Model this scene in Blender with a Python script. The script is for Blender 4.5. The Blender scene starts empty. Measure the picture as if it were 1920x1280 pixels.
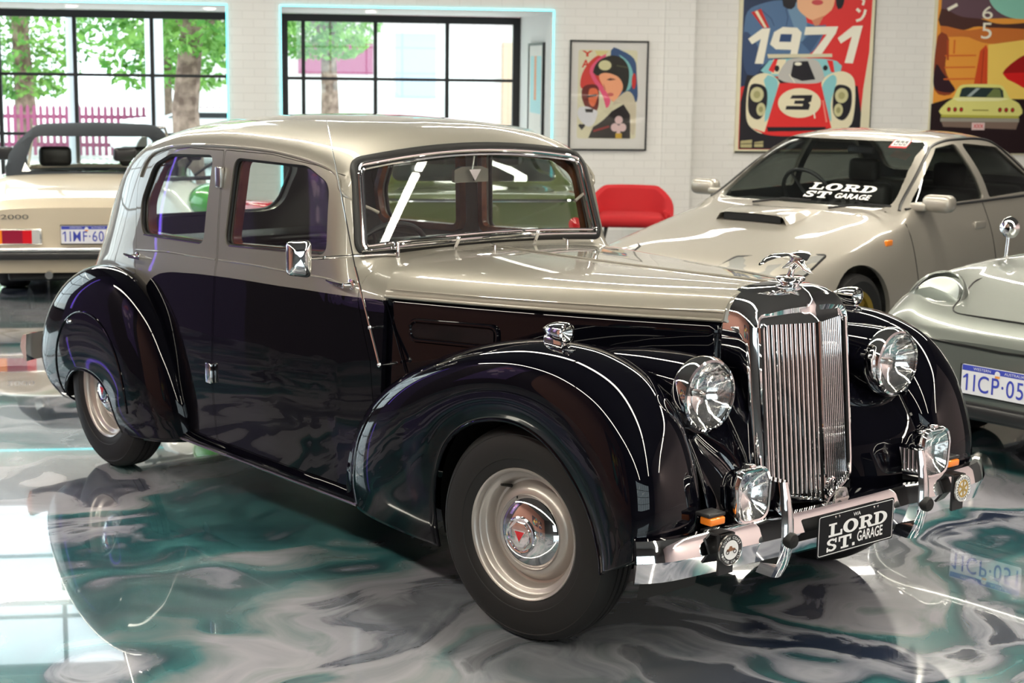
import bpy, bmesh, math, random
from mathutils import Vector, Matrix
from mathutils.bvhtree import BVHTree
random.seed(7)
PI = math.pi
SC = bpy.context.scene
COL = SC.collection

# ---------------------------------------------------------------- camera
CAM = Vector((3.7326, -3.9272, 1.811))
YAW, PITCH, ROLL, FPX = 2.4446, -0.1712, 0.0140, 3012.0
fwd = Vector((math.cos(PITCH)*math.cos(YAW), math.cos(PITCH)*math.sin(YAW), math.sin(PITCH)))
rgt = fwd.cross(Vector((0, 0, 1))).normalized()
upv = rgt.cross(fwd)
r2 = math.cos(ROLL)*rgt + math.sin(ROLL)*upv
u2 = -math.sin(ROLL)*rgt + math.cos(ROLL)*upv
cd = bpy.data.cameras.new('camera')
cam = bpy.data.objects.new('camera', cd); COL.objects.link(cam)
cam.matrix_world = Matrix(((r2.x, u2.x, -fwd.x, CAM.x), (r2.y, u2.y, -fwd.y, CAM.y), (r2.z, u2.z, -fwd.z, CAM.z), (0, 0, 0, 1)))
cd.sensor_fit = 'HORIZONTAL'; cd.sensor_width = 36.0; cd.lens = FPX/1920*36.0
cd.clip_end = 300; cd.clip_start = .05
cd.dof.use_dof = True; cd.dof.focus_distance = 4.9; cd.dof.aperture_fstop = 6.3
SC.camera = cam

# ---------------------------------------------------------------- world, sun, exposure
SC.view_settings.view_transform = 'Standard'
SC.view_settings.look = 'None'
SC.view_settings.exposure = 0.8
SC.view_settings.gamma = 1.0
SC.view_settings.use_curve_mapping = False
w = bpy.data.worlds.new('sky'); SC.world = w; w.use_nodes = True
bg = w.node_tree.nodes['Background']; bg.inputs[0].default_value = (.83, .93, 1.0, 1); bg.inputs[1].default_value = 2.0
sd = bpy.data.lights.new('sun', 'SUN'); sd.energy = 3.2; sd.angle = .01; sd.color = (1, .96, .88)
so = bpy.data.objects.new('sun', sd); COL.objects.link(so)
so.rotation_euler = Vector((.55, -.25, -.80)).to_track_quat('-Z', 'Y').to_euler()

# room frame: origin under the camera, s to the right along the back wall, n away
RYAW = math.radians(58.068)
DS = Vector((math.cos(RYAW), math.sin(RYAW), 0)); DN = Vector((-math.sin(RYAW), math.cos(RYAW), 0))
def R(s, n, z=0): return Vector((CAM.x, CAM.y, 0)) + DS*s + DN*n + Vector((0, 0, z))
RM = Matrix.Translation(R(0, 0)) @ Matrix.Rotation(RYAW, 4, 'Z')     # room -> world

# ---------------------------------------------------------------- materials
MATS = {}
def mat(name, col=(.8, .8, .8), rough=.5, metal=0, coat=0, spec=.5, emit=None, estr=1, trans=0, ior=1.45, coatr=.03):
    if name in MATS: return MATS[name]
    m = bpy.data.materials.new(name); m.use_nodes = True
    b = m.node_tree.nodes['Principled BSDF']; i = b.inputs
    i['Base Color'].default_value = (*col, 1); i['Roughness'].default_value = rough; i['Metallic'].default_value = metal
    i['Coat Weight'].default_value = coat; i['Coat Roughness'].default_value = coatr; i['Specular IOR Level'].default_value = spec
    i['Transmission Weight'].default_value = trans; i['IOR'].default_value = ior
    if emit: i['Emission Color'].default_value = (*emit, 1); i['Emission Strength'].default_value = estr
    MATS[name] = m; return m
def nodes(m): return m.node_tree.nodes, m.node_tree.links, m.node_tree.nodes['Principled BSDF']
def glass(name, tint=(1, 1, 1), refl=1.0, ior=1.5):
    m = bpy.data.materials.new(name); m.use_nodes = True; N, L = m.node_tree.nodes, m.node_tree.links
    N.clear(); o = N.new('ShaderNodeOutputMaterial'); mx = N.new('ShaderNodeMixShader'); t = N.new('ShaderNodeBsdfTransparent')
    g = N.new('ShaderNodeBsdfGlossy'); fr = N.new('ShaderNodeFresnel'); fr.inputs['IOR'].default_value = ior
    ge = N.new('ShaderNodeNewGeometry'); mi_ = N.new('ShaderNodeMix'); mi_.inputs[2].default_value = ior; mi_.inputs[3].default_value = 1/ior; L.new(ge.outputs['Backfacing'], mi_.inputs[0]); L.new(mi_.outputs[0], fr.inputs['IOR'])
    g.inputs['Roughness'].default_value = .01; t.inputs[0].default_value = (*tint, 1); g.inputs[0].default_value = (refl, refl, refl, 1)
    L.new(fr.outputs[0], mx.inputs[0]); L.new(t.outputs[0], mx.inputs[1]); L.new(g.outputs[0], mx.inputs[2]); L.new(mx.outputs[0], o.inputs[0])
    MATS[name] = m; return m
def noise_col(m, c1, c2, scale=3, detail=4, lo=.4, hi=.6, coord='Object', rough=None):
    N, L, b = nodes(m); tc = N.new('ShaderNodeTexCoord'); n = N.new('ShaderNodeTexNoise'); r = N.new('ShaderNodeValToRGB')
    n.inputs['Scale'].default_value = scale; n.inputs['Detail'].default_value = detail
    r.color_ramp.elements[0].position = lo; r.color_ramp.elements[0].color = (*c1, 1)
    r.color_ramp.elements[1].position = hi; r.color_ramp.elements[1].color = (*c2, 1)
    L.new(tc.outputs[coord], n.inputs['Vector']); L.new(n.outputs[0], r.inputs[0]); L.new(r.outputs[0], b.inputs['Base Color']); return m

BLACK = mat('black_paint', (.002, .002, .004), .12, coat=1, spec=.0, coatr=.006); BLACK.node_tree.nodes['Principled BSDF'].inputs['Coat IOR'].default_value = 1.40
def flake(name, col, metal=.60, rough=.50, coatr=.008):
    m = mat(name, col, rough, metal, coat=1, coatr=coatr); return m
SILVER = flake('silver_paint', (.27, .25, .215))
CHROME = mat('chrome', (.86, .86, .87), .04, 1)
CHROMED = mat('dull_chrome', (.62, .60, .58), .22, 1)
RUBBER = mat('black_rubber', (.006, .006, .006), .5)
TYRE = mat('tyre_rubber', (.011, .0105, .011), .6)
PLASTIC = mat('black_plastic', (.02, .02, .022), .35)
LEATHER = noise_col(mat('black_leather', (.02, .018, .017), .38), (.012, .011, .010), (.03, .027, .025), 6)
WOOD = noise_col(mat('varnished_wood', (.2, .05, .015), .25, coat=.6), (.16, .035, .012), (.30, .085, .025), 7)
CLOTH = mat('grey_headlining', (.20, .185, .17), .9)
WHITE = mat('white_paint', (.8, .79, .76), .5)
AMBER = mat('amber_lens', (.95, .25, .02), .15, coat=1)
REDL = mat('red_lens', (.65, .01, .02), .15, coat=1)
CARGLASS = glass('car_glass', (.93, .96, .95))
DARKGLASS = glass('tinted_glass', (.42, .44, .42))
PANE = glass('window_glass', (.97, 1, .99))
RIMS = mat('silver_wheel_paint', (.46, .42, .39), .36, .55, coat=.6)
REFL = mat('lamp_reflector', (.92, .92, .93), .08, 1)
def lens_mat(name, sc=60, bumpd=.6):
    m = glass(name, (.98, .98, .97), 1.0, 1.55); N, L = m.node_tree.nodes, m.node_tree.links
    tc = N.new('ShaderNodeTexCoord'); wv = N.new('ShaderNodeTexWave'); bp_ = N.new('ShaderNodeBump'); wv.bands_direction = 'Y'
    wv.inputs['Scale'].default_value = sc; bp_.inputs['Strength'].default_value = bumpd; bp_.inputs['Distance'].default_value = .003
    L.new(tc.outputs['Object'], wv.inputs['Vector']); L.new(wv.outputs['Fac'], bp_.inputs['Height'])
    for n in N:
        if n.type in ('BSDF_GLOSSY', 'FRESNEL'): L.new(bp_.outputs[0], n.inputs['Normal'])
    return m
LENS = lens_mat('fluted_lens')
def refl_bump():
    N, L, b = nodes(REFL); tc = N.new('ShaderNodeTexCoord'); v = N.new('ShaderNodeTexNoise'); bu = N.new('ShaderNodeBump')
    v.inputs['Scale'].default_value = 30; bu.inputs['Strength'].default_value = .22; bu.inputs['Distance'].default_value = .004
    L.new(tc.outputs['Object'], v.inputs['Vector']); L.new(v.outputs[0], bu.inputs['Height']); L.new(bu.outputs[0], b.inputs['Normal'])
refl_bump()

# ---------------------------------------------------------------- mesh helpers
def link(o, parent=None):
    COL.objects.link(o)
    if parent: o.parent = parent
    return o
def meshobj(name, me, mats, parent=None, sharp=35, smooth=True):
    o = bpy.data.objects.new(name, me)
    if not isinstance(mats, (list, tuple)): mats = [mats]
    for m in mats: me.materials.append(m)
    if smooth:
        for p in me.polygons: p.use_smooth = True
        me.set_sharp_from_angle(angle=math.radians(sharp))
    return link(o, parent)
class B:
    """collects geometry for ONE mesh"""
    def __init__(s): s.v = []; s.f = []; s.m = []
    def add(s, vs, fs, mi=0, M=None):
        k = len(s.v)
        s.v += [tuple(M @ Vector(p)) if M else tuple(p) for p in vs]
        s.f += [tuple(i+k for i in f) for f in fs]; s.m += [mi]*len(fs); return s
    def box(s, x0, x1, y0, y1, z0, z1, mi=0, M=None):
        v = [(x, y, z) for x in (x0, x1) for y in (y0, y1) for z in (z0, z1)]
        return s.add(v, [(0, 1, 3, 2), (4, 6, 7, 5), (0, 4, 5, 1), (2, 3, 7, 6), (0, 2, 6, 4), (1, 5, 7, 3)], mi, M)
    def rbox(s, x0, x1, y0, y1, z0, z1, r=.01, seg=3, mi=0, M=None):
        bm = bmesh.new(); bmesh.ops.create_cube(bm, size=1)
        for v in bm.verts: v.co = Vector(((x0+x1)/2+v.co.x*(x1-x0), (y0+y1)/2+v.co.y*(y1-y0), (z0+z1)/2+v.co.z*(z1-z0)))
        bmesh.ops.bevel(bm, geom=bm.edges[:], offset=r, segments=seg, profile=.5, affect='EDGES')
        vs = [v.co.copy() for v in bm.verts]; fs = [[v.index for v in f.verts] for f in bm.faces]
        bm.verts.index_update(); fs = [[v.index for v in f.verts] for f in bm.faces]; bm.free()
        return s.add(vs, fs, mi, M)
    def grid(s, rows, cu=False, cv=False, mi=0, M=None, flip=False):
        nu, nv = len(rows), len(rows[0]); fs = []
        for i in range(nu if cu else nu-1):
            for j in range(nv if cv else nv-1):
                a, b, c, d = i*nv+j, ((i+1) % nu)*nv+j, ((i+1) % nu)*nv+(j+1) % nv, i*nv+(j+1) % nv
                fs.append((a, d, c, b) if flip else (a, b, c, d))
        return s.add([p for r in rows for p in r], fs, mi, M)
    def lathe(s, prof, seg=48, M=None, mi=0, cap0=False, cap1=False):
        """prof [(radius, height)], axis local Z"""
        rows = [[(r*math.cos(2*PI*k/seg), r*math.sin(2*PI*k/seg), h) for k in range(seg)] for r, h in prof]
        k0 = len(s.v); s.grid(rows, cv=True, mi=mi, M=M, flip=True)
        if cap0: s.f.append(tuple(range(k0, k0+seg))[::-1]); s.m.append(mi)
        if cap1: k1 = k0+seg*(len(prof)-1); s.f.append(tuple(range(k1, k1+seg))); s.m.append(mi)
        return s
    def cyl(s, a, b, r, r2=None, seg=16, mi=0):
        a, b = Vector(a), Vector(b); d = b-a
        M = Matrix.Translation(a) @ d.to_track_quat('Z', 'Y').to_matrix().to_4x4()
        return s.lathe([(r, 0), (r if r2 is None else r2, d.length)], seg, M, mi, True, True)
    def tube(s, path, r, seg=10, closed=False, mi=0, flat=1.0, upd=None):
        P = [Vector(p) for p in path]; n = len(P); rows = []; prev = None
        for i in range(n):
            if closed: t = P[(i+1) % n]-P[i-1]
            else: t = P[min(i+1, n-1)]-P[max(i-1, 0)]
            t.normalize()
            if upd is not None: a = Vector(upd[i] if isinstance(upd, list) else upd)
            else: a = prev if prev is not None else (Vector((0, 0, 1)) if abs(t.z) < .9 else Vector((1, 0, 0)))
            a = (a - t*a.dot(t)).normalized(); b = t.cross(a); prev = a
            rr = r[i] if isinstance(r, (list, tuple)) else r
            rows.append([P[i]+a*(rr*flat*math.cos(2*PI*k/seg))+b*(rr*math.sin(2*PI*k/seg)) for k in range(seg)])
        k0 = len(s.v); s.grid(rows, cu=closed, cv=True, mi=mi)
        if not closed:
            s.f.append(tuple(range(k0, k0+seg))[::-1]); k1 = k0+seg*(n-1); s.f.append(tuple(range(k1, k1+seg))); s.m += [mi, mi]
        return s
    def sweep(s, path, prof, ups, closed=False, mi=0):
        """prof: closed list of (side, up) offsets; ups: up vector(s)"""
        P = [Vector(p) for p in path]; n = len(P); rows = []
        for i in range(n):
            t = (P[(i+1) % n]-P[i-1]) if closed else (P[min(i+1, n-1)]-P[max(i-1, 0)]); t.normalize()
            a = Vector(ups[i] if isinstance(ups, list) else ups); a = (a-t*a.dot(t)).normalized(); b = t.cross(a)
            rows.append([P[i]+b*q[0]+a*q[1] for q in prof])
        k0 = len(s.v); m = len(prof); s.grid(rows, cu=closed, cv=True, mi=mi)
        if not closed:
            s.f.append(tuple(range(k0, k0+m))[::-1]); k1 = k0+m*(n-1); s.f.append(tuple(range(k1, k1+m))); s.m += [mi, mi]
        return s
    def prism(s, poly, h0, h1, axis='z', mi=0, M=None):
        """poly 2-D outline; axis z:(x,y) y:(x,z) x:(y,z)"""
        def P(p, h): return {'z': (p[0], p[1], h), 'y': (p[0], h, p[1]), 'x': (h, p[0], p[1])}[axis]
        n = len(poly); v = [P(p, h0) for p in poly]+[P(p, h1) for p in poly]
        f = [tuple(range(n))[::-1], tuple(range(n, 2*n))]+[(i, (i+1) % n, (i+1) % n+n, i+n) for i in range(n)]
        return s.add(v, f, mi, M)
    def build(s, name, mats, parent=None, sharp=35, smooth=True, fix=True):
        me = bpy.data.meshes.new(name); me.from_pydata(s.v, [], s.f); me.update()
        if fix:
            bm = bmesh.new(); bm.from_mesh(me)
            for f, mi in zip(bm.faces, s.m): f.material_index = mi
            bmesh.ops.recalc_face_normals(bm, faces=bm.faces); bm.to_mesh(me); bm.free()
        else:
            for p, mi in zip(me.polygons, s.m): p.material_index = mi
        return meshobj(name, me, mats, parent, sharp, smooth)
def tag(o, label, cat, group=None, kind=None):
    if label: o['label'] = label
    if cat: o['category'] = cat
    if group: o['group'] = group
    if kind: o['kind'] = kind
    return o
def thing(name, label, cat, loc=(0, 0, 0), rz=0, group=None):
    o = bpy.data.objects.new(name, None); COL.objects.link(o); o.empty_display_size = .1
    o.location = loc; o.rotation_euler = (0, 0, rz); return tag(o, label, cat, group)
def struct(o): o['kind'] = 'structure'; return o
def copy_tree(o, parent=None, mirror=None):
    c = o.copy(); COL.objects.link(c); c.parent = parent
    for ch in list(o.children): copy_tree(ch, c)
    return c
def pchip(xs, ys, x):
    n = len(xs)
    if xs[0] > xs[-1]: xs = xs[::-1]; ys = ys[::-1]
    if x <= xs[0]: return ys[0]
    if x >= xs[-1]: return ys[-1]
    h = [xs[i+1]-xs[i] for i in range(n-1)]; d = [(ys[i+1]-ys[i])/h[i] for i in range(n-1)]
    def sl(i):
        if i == 0: return d[0]
        if i == n-1: return d[-1]
        if d[i-1]*d[i] <= 0: return 0
        w1 = 2*h[i]+h[i-1]; w2 = h[i]+2*h[i-1]; return (w1+w2)/(w1/d[i-1]+w2/d[i])
    for i in range(n-1):
        if x <= xs[i+1]: break
    t = (x-xs[i])/h[i]; a, b = sl(i), sl(i+1)
    return (1+2*t)*(1-t)**2*ys[i]+t*(1-t)**2*h[i]*a+t*t*(3-2*t)*ys[i+1]+t*t*(t-1)*h[i]*b
def crs(pts, n, closed=False):
    """centripetal-ish Catmull-Rom resample, n samples, roughly even arc length"""
    P = [Vector(p) for p in pts]; m = len(P); out = []; segs = m if closed else m-1; sub = 12
    for i in range(segs):
        if closed: p0, p1, p2, p3 = P[i-1], P[i], P[(i+1) % m], P[(i+2) % m]
        else: p1, p2 = P[i], P[i+1]; p0 = P[i-1] if i else p1*2-p2; p3 = P[i+2] if i+2 < m else p2*2-p1
        for k in range(sub):
            t = k/sub; out.append(.5*((2*p1)+(p2-p0)*t+(2*p0-5*p1+4*p2-p3)*t*t+(3*p1-p0-3*p2+p3)*t**3))
    out.append(P[0].copy() if closed else P[-1].copy())
    L = [0]
    for i in range(1, len(out)): L.append(L[-1]+(out[i]-out[i-1]).length)
    res = []; j = 0; cnt = n if closed else n-1
    for k in range(n):
        t = L[-1]*k/cnt
        while j < len(L)-2 and L[j+1] < t: j += 1
        q = (t-L[j])/max(L[j+1]-L[j], 1e-9); res.append(out[j].lerp(out[j+1], min(max(q, 0), 1)))
    return res
def rpoly(pts, rad, seg=6):
    """round the corners of a 2-D polygon"""
    n = len(pts); out = []
    for i in range(n):
        p = Vector(pts[i]).to_2d(); a = Vector(pts[i-1]).to_2d()-p; b = Vector(pts[(i+1) % n]).to_2d()-p
        r = rad[i] if isinstance(rad, (list, tuple)) else rad
        if r <= 0: out.append((p.x, p.y)); continue
        la, lb = a.length, b.length; a.normalize(); b.normalize(); ang = max(a.angle(b), .05)
        t = min(r/math.tan(ang/2), la*.49, lb*.49)
        p1, p2 = p+a*t, p+b*t
        for k in range(seg+1):
            u = k/seg; q = p1*(1-u)**2+p*2*u*(1-u)+p2*u*u; out.append((q.x, q.y))
    return out
DG = bpy.context.evaluated_depsgraph_get
def bake(o):
    dg = DG(); ev = o.evaluated_get(dg); me = bpy.data.meshes.new_from_object(ev, depsgraph=dg)
    o.modifiers.clear(); old = o.data; o.data = me
    return o
def solid(o, t, off=-1, mo=0):
    m = o.modifiers.new('s', 'SOLIDIFY'); m.material_offset = mo; m.thickness = t; m.offset = off; m.use_even_offset = False; return o
def boolean(o, cutter, op='DIFFERENCE'):
    n0 = len(o.data.polygons); keep = o.data.copy()
    for solver in ('EXACT', 'SELF', 'FAST'):
        m = o.modifiers.new('b', 'BOOLEAN'); m.object = cutter; m.operation = op; m.solver = 'FAST' if solver == 'FAST' else 'EXACT'; m.use_self = solver == 'SELF'; bake(o)
        if op != 'DIFFERENCE' or len(o.data.polygons) > .55*n0: return o
        print('boolean retry', o.name, solver, n0, len(o.data.polygons)); o.data = keep.copy()
    return o
def kill(*os):
    for o in os: bpy.data.objects.remove(o, do_unlink=True)
def dupe(o, name, parent=None):
    c = o.copy(); c.data = o.data.copy(); c.name = name; COL.objects.link(c); c.parent = parent; return c
def clean(o):
    bm = bmesh.new(); bm.from_mesh(o.data)
    bmesh.ops.remove_doubles(bm, verts=bm.verts, dist=1e-5)
    bmesh.ops.dissolve_degenerate(bm, edges=bm.edges, dist=1e-5); bm.to_mesh(o.data); bm.free()
    for p in o.data.polygons: p.use_smooth = True
    o.data.set_sharp_from_angle(angle=math.radians(33)); return o
def text_geo(txt, size=1, ext=0, align='CENTER', shear=0, bold=0, spacing=1):
    c = bpy.data.curves.new('t', 'FONT'); c.body = txt; c.size = size; c.extrude = ext; c.align_x = align; c.align_y = 'CENTER'
    c.shear = shear; c.offset = bold; c.space_character = spacing; c.resolution_u = 6
    o = bpy.data.objects.new('t', c); COL.objects.link(o); dg = DG(); me = bpy.data.meshes.new_from_object(o.evaluated_get(dg), depsgraph=dg)
    vs = [v.co.copy() for v in me.vertices]; fs = [tuple(p.vertices) for p in me.polygons]
    bpy.data.objects.remove(o, do_unlink=True); return vs, fs
def fit_text(b, txt, x0, x1, z0, z1, M, mi=0, ext=.001, bold=0, shear=0, spacing=1):
    """text stretched to a rectangle; local x right, y up, z out; M places it"""
    vs, fs = text_geo(txt, 1, 0, bold=bold, shear=shear, spacing=spacing)
    ax = [v.x for v in vs]; ay = [v.y for v in vs]; sx = (x1-x0)/(max(ax)-min(ax)); sy = (z1-z0)/(max(ay)-min(ay))
    vv = [(x0+(v.x-min(ax))*sx, z0+(v.y-min(ay))*sy, ext) for v in vs]
    b.add(vv, fs, mi, M)
def sphere(b, c, rx, ry=None, rz=None, seg=20, rings=12, mi=0, M=None):
    ry = ry or rx; rz = rz or rx
    rows = [[(c[0]+rx*math.sin(PI*i/rings)*math.cos(2*PI*k/seg), c[1]+ry*math.sin(PI*i/rings)*math.sin(2*PI*k/seg), c[2]+rz*math.cos(PI*i/rings)) for k in range(seg)] for i in range(rings+1)]
    return b.grid(rows, cv=True, mi=mi, M=M)
# ================================================================ ROOM
# --- floor: glossy poured epoxy, marbled
def floor_mat():
    m = mat('marbled_epoxy', (.6, .6, .6), .10, coat=1, coatr=.015); N, L, b = nodes(m)
    tc = N.new('ShaderNodeTexCoord')
    def noise(sc, det=4, dist=0, vec=None, rough=.55):
        n = N.new('ShaderNodeTexNoise'); n.inputs['Scale'].default_value = sc; n.inputs['Detail'].default_value = det
        n.inputs['Distortion'].default_value = dist; n.inputs['Roughness'].default_value = rough
        L.new(vec if vec is not None else tc.outputs['Object'], n.inputs['Vector']); return n
    # warped coordinates -> flowing veins
    n1 = noise(.55, 3); sub = N.new('ShaderNodeVectorMath'); sub.operation = 'SUBTRACT'; sub.inputs[1].default_value = (.5, .5, .5)
    L.new(n1.outputs['Color'], sub.inputs[0]); sc = N.new('ShaderNodeVectorMath'); sc.operation = 'SCALE'; sc.inputs['Scale'].default_value = 3.6
    L.new(sub.outputs[0], sc.inputs[0]); ad = N.new('ShaderNodeVectorMath'); ad.operation = 'ADD'
    L.new(tc.outputs['Object'], ad.inputs[0]); L.new(sc.outputs[0], ad.inputs[1])
    mp = N.new('ShaderNodeMapping'); mp.inputs['Scale'].default_value = (1.15, .34, 1); mp.inputs['Rotation'].default_value = (0, 0, .9); L.new(ad.outputs[0], mp.inputs[0])
    n2 = noise(.72, 9, .45, mp.outputs[0], .52)
    r = N.new('ShaderNodeValToRGB'); cr = r.color_ramp
    stops = [(.30, (.006, .009, .018)), (.385, (.025, .035, .065)), (.405, (.34, .35, .40)), (.43, (.22, .23, .28)), (.455, (.02, .07, .085)), (.49, (.05, .17, .18)), (.515, (.20, .24, .255)), (.55, (.37, .365, .41)), (.585, (.33, .325, .37)), (.605, (.06, .065, .10)), (.64, (.18, .19, .23)), (.665, (.34, .34, .38)), (.76, (.02, .025, .04))]
    cr.elements[0].position, cr.elements[0].color = stops[0][0], (*stops[0][1], 1)
    cr.elements[1].position, cr.elements[1].color = stops[-1][0], (*stops[-1][1], 1)
    for p, c in stops[1:-1]: e = cr.elements.new(p); e.color = (*c, 1)
    L.new(n2.outputs[0], r.inputs[0])
    # calmer grey-white areas away from the veins
    n3 = noise(.33, 2); r3 = N.new('ShaderNodeValToRGB'); r3.color_ramp.elements[0].position = .52; r3.color_ramp.elements[1].position = .74
    L.new(n3.outputs[0], r3.inputs[0]); mx = N.new('ShaderNodeMix'); mx.data_type = 'RGBA'
    n4 = noise(2.2, 6, 1.5, mp.outputs[0]); r4 = N.new('ShaderNodeValToRGB')
    r4.color_ramp.elements[0].position = .35; r4.color_ramp.elements[0].color = (.13, .15, .16, 1); r4.color_ramp.elements[1].position = .65; r4.color_ramp.elements[1].color = (.32, .32, .335, 1)
    L.new(n4.outputs[0], r4.inputs[0]); L.new(r3.outputs[0], mx.inputs[0]); L.new(r.outputs[0], mx.inputs[6]); L.new(r4.outputs[0], mx.inputs[7])
    L.new(mx.outputs[2], b.inputs['Base Color']); return m
FLOORM = floor_mat()
S0, S1, N0, N1, HC = -5.4, 9.0, -5.5, 17.5, 5.2
def rb(name, mats, *boxes, smooth=False):
    b = B()
    for x in boxes: b.box(*x, M=RM)
    return b.build(name, mats, smooth=smooth)
struct(rb('floor', FLOORM, (S0-.2, S1+.2, N0-.2, 20.1, -.12, 0)))
struct(rb('ceiling', mat('ceiling_paint', (.10, .10, .10), .9), (S0-.2, S1+.2, N0-.2, N1+.2, HC, HC+.1)))

def brick_mat():
    m = mat('white_painted_brick', (.82, .80, .77), .6); N, L, b = nodes(m)
    tc = N.new('ShaderNodeTexCoord'); mp = N.new('ShaderNodeMapping'); mp.inputs['Rotation'].default_value = (PI/2, 0, 0)
    br = N.new('ShaderNodeTexBrick'); br.inputs['Scale'].default_value = 1; br.inputs['Brick Width'].default_value = .23; br.inputs['Row Height'].default_value = .086
    br.inputs['Mortar Size'].default_value = .006; br.inputs['Mortar Smooth'].default_value = .6; br.inputs['Color1'].default_value = (.82, .80, .77, 1); br.inputs['Color2'].default_value = (.80, .78, .75, 1); br.inputs['Mortar'].default_value = (.74, .72, .69, 1)
    bu = N.new('ShaderNodeBump'); bu.inputs['Strength'].default_value = .25; bu.inputs['Distance'].default_value = .004
    L.new(tc.outputs['Object'], mp.inputs[0]); L.new(mp.outputs[0], br.inputs['Vector']); L.new(br.outputs['Color'], b.inputs['Base Color'])
    inv = N.new('ShaderNodeMath'); inv.operation = 'SUBTRACT'; inv.inputs[0].default_value = 1; L.new(br.outputs['Fac'], inv.inputs[1]); L.new(inv.outputs[0], bu.inputs['Height']); L.new(bu.outputs[0], b.inputs['Normal'])
    return m
BRICK = brick_mat()
WALLP = mat('plaster_white', (.72, .71, .70), .7)
def rwall(name, mats, boxes):
    """wall kept in room-local coordinates so that bricks run along it"""
    b = B()
    for x in boxes: b.box(*x)
    o = b.build(name, mats, smooth=False); o.matrix_world = RM; return struct(o)
# back wall with two deep window bays (openings s -4.05..-0.63 and -0.055..2.86, z 0.10..2.37) and a high strip of glazing
ZB, ZT = .10, 2.375
A0, A1, B0, B1 = -4.05, -.63, -.055, 2.86
rwall('wall_back', BRICK, [(S0, A0, N1, N1+.15, 0, 5.2), (A0, A1, N1, N1+.15, ZT, 2.95), (A0, A1, N1, N1+.15, 0, ZB), (A1, B0, N1, N1+.15, 0, 5.2), (B0, B1, N1, N1+.15, ZT, 5.2), (B0, B1, N1, N1+.15, 0, ZB), (B1, 4.1, N1, N1+.15, 0, 5.2), (4.43, S1, N1+.10, N1+.25, 0, 5.2), (A0, A1, N1, N1+.15, 4.95, 5.2)])
rwall('trim_1', BRICK, [(4.1, 4.43, N1-.03, N1+.25, 0, 5.2)])
def bay(name, a, b_):
    n1 = 20.0
    rwall(name, WALLP, [(a-.1, a, N1+.151, n1, 0, 2.6), (b_, b_+.1, N1+.151, n1, 0, 2.6), (a, b_, N1+.151, n1+.1, ZT, ZT+.12), (a, b_, N1+.151, n1, ZB-.06, ZB-.001)])
bay('trim_2', A0, A1); bay('trim_3', B0, B1)
SIDEP = mat('plum_plaster', (.04, .026, .038), .6)
rwall('wall_left', SIDEP, [(S0-.2, S0, 6.2, 9.0, 0, 5.2), (S0-.2, S0, 11.2, 16.2, 0, .35), (S0-.2, S0, 11.2, 16.2, 3.3, 5.2), (S0-.2, S0, 16.2, N1, 0, 5.2)])
rwall('trim_6', mat('violet_plaster', (.075, .05, .13), .6), [(S0-.2, S0, 9.0, 11.2, 0, 5.2)])
rwall('trim_4', mat('salmon_plaster', (.34, .16, .125), .6), [(S0-.2, S0, N0, 6.2, 0, 5.2)])
PINKP = mat('blush_plaster', (.72, .57, .585), .6)
rwall('wall_right', mat('charcoal_plaster', (.07, .066, .07), .7), [(S1, S1+.2, 6.5, N1+.25, 0, 5.2)])
rwall('trim_5', PINKP, [(S1, S1+.2, N0, 6.5, 0, 5.2)])
rwall('wall_front', mat('dark_plaster', (.05, .05, .055), .7), [(S0, S1, N0-.2, N0, 0, .8), (S0, 0.2, N0-.2, N0, .8, 5.2), (6.2, S1, N0-.2, N0, .8, 5.2), (.2, 6.2, N0-.2, N0, 3.6, 5.2)])

FRAME = mat('black_window_steel', (.012, .012, .014), .4)
def window(name, s0, s1, z0, z1, n, vs, hs, axis='s', th=.045, glassy=True):
    b = B(); w_ = th/2
    def bar(a0, a1, c0, c1, t=0.03):
        if axis == 's': b.box(a0, a1, n-t, n+t, c0, c1, M=RM)
        else: b.box(n-t, n+t, a0, a1, c0, c1, M=RM)
    bar(s0, s1, z1-.09, z1, .04); bar(s0, s1, z0, z0+.07, .04); bar(s0, s0+.07, z0+.07, z1-.09, .04); bar(s1-.09, s1, z0+.07, z1-.09, .04)
    for v in vs: bar(v-w_, v+w_, z0+.07, z1-.09)
    for h in hs: bar(s0+.07, s1-.09, h-w_*.8, h+w_*.8, .02)
    o = struct(b.build(name, FRAME, smooth=False))
    if glassy:
        g = B()
        if axis == 's': g.box(s0+.02, s1-.02, n-.004, n+.004, z0+.02, z1-.02, M=RM)
        else: g.box(n-.004, n+.004, s0+.02, s1-.02, z0+.02, z1-.02, M=RM)
        g.build('pane', PANE, o, smooth=False)
    return o
window('window_1', A0, A1, ZB, ZT-.005, 20.0, (-1.6, -2.5, -3.38), (.20+.708-.72, .905, 1.61))
window('window_2', B0, B1, ZB, ZT-.005, 20.0, (.20, 1.075, 1.955), (.2, .905, 1.60))
window('window_3', A0, A1, 2.95, 4.95, N1+.08, (-1.6, -2.5, -3.38), (3.6, 4.3))
window('window_4', 11.2, 16.2, .35, 3.3, S0-.1, ( 13.0, 14.1, 15.2), (1.1, 1.85, 2.6), axis='n')
window('window_5', .2, 6.2, .8, 3.6, N0-.1, (1.2, 2.2, 3.2, 4.2, 5.2), (1.5, 2.2, 2.9))

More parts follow.
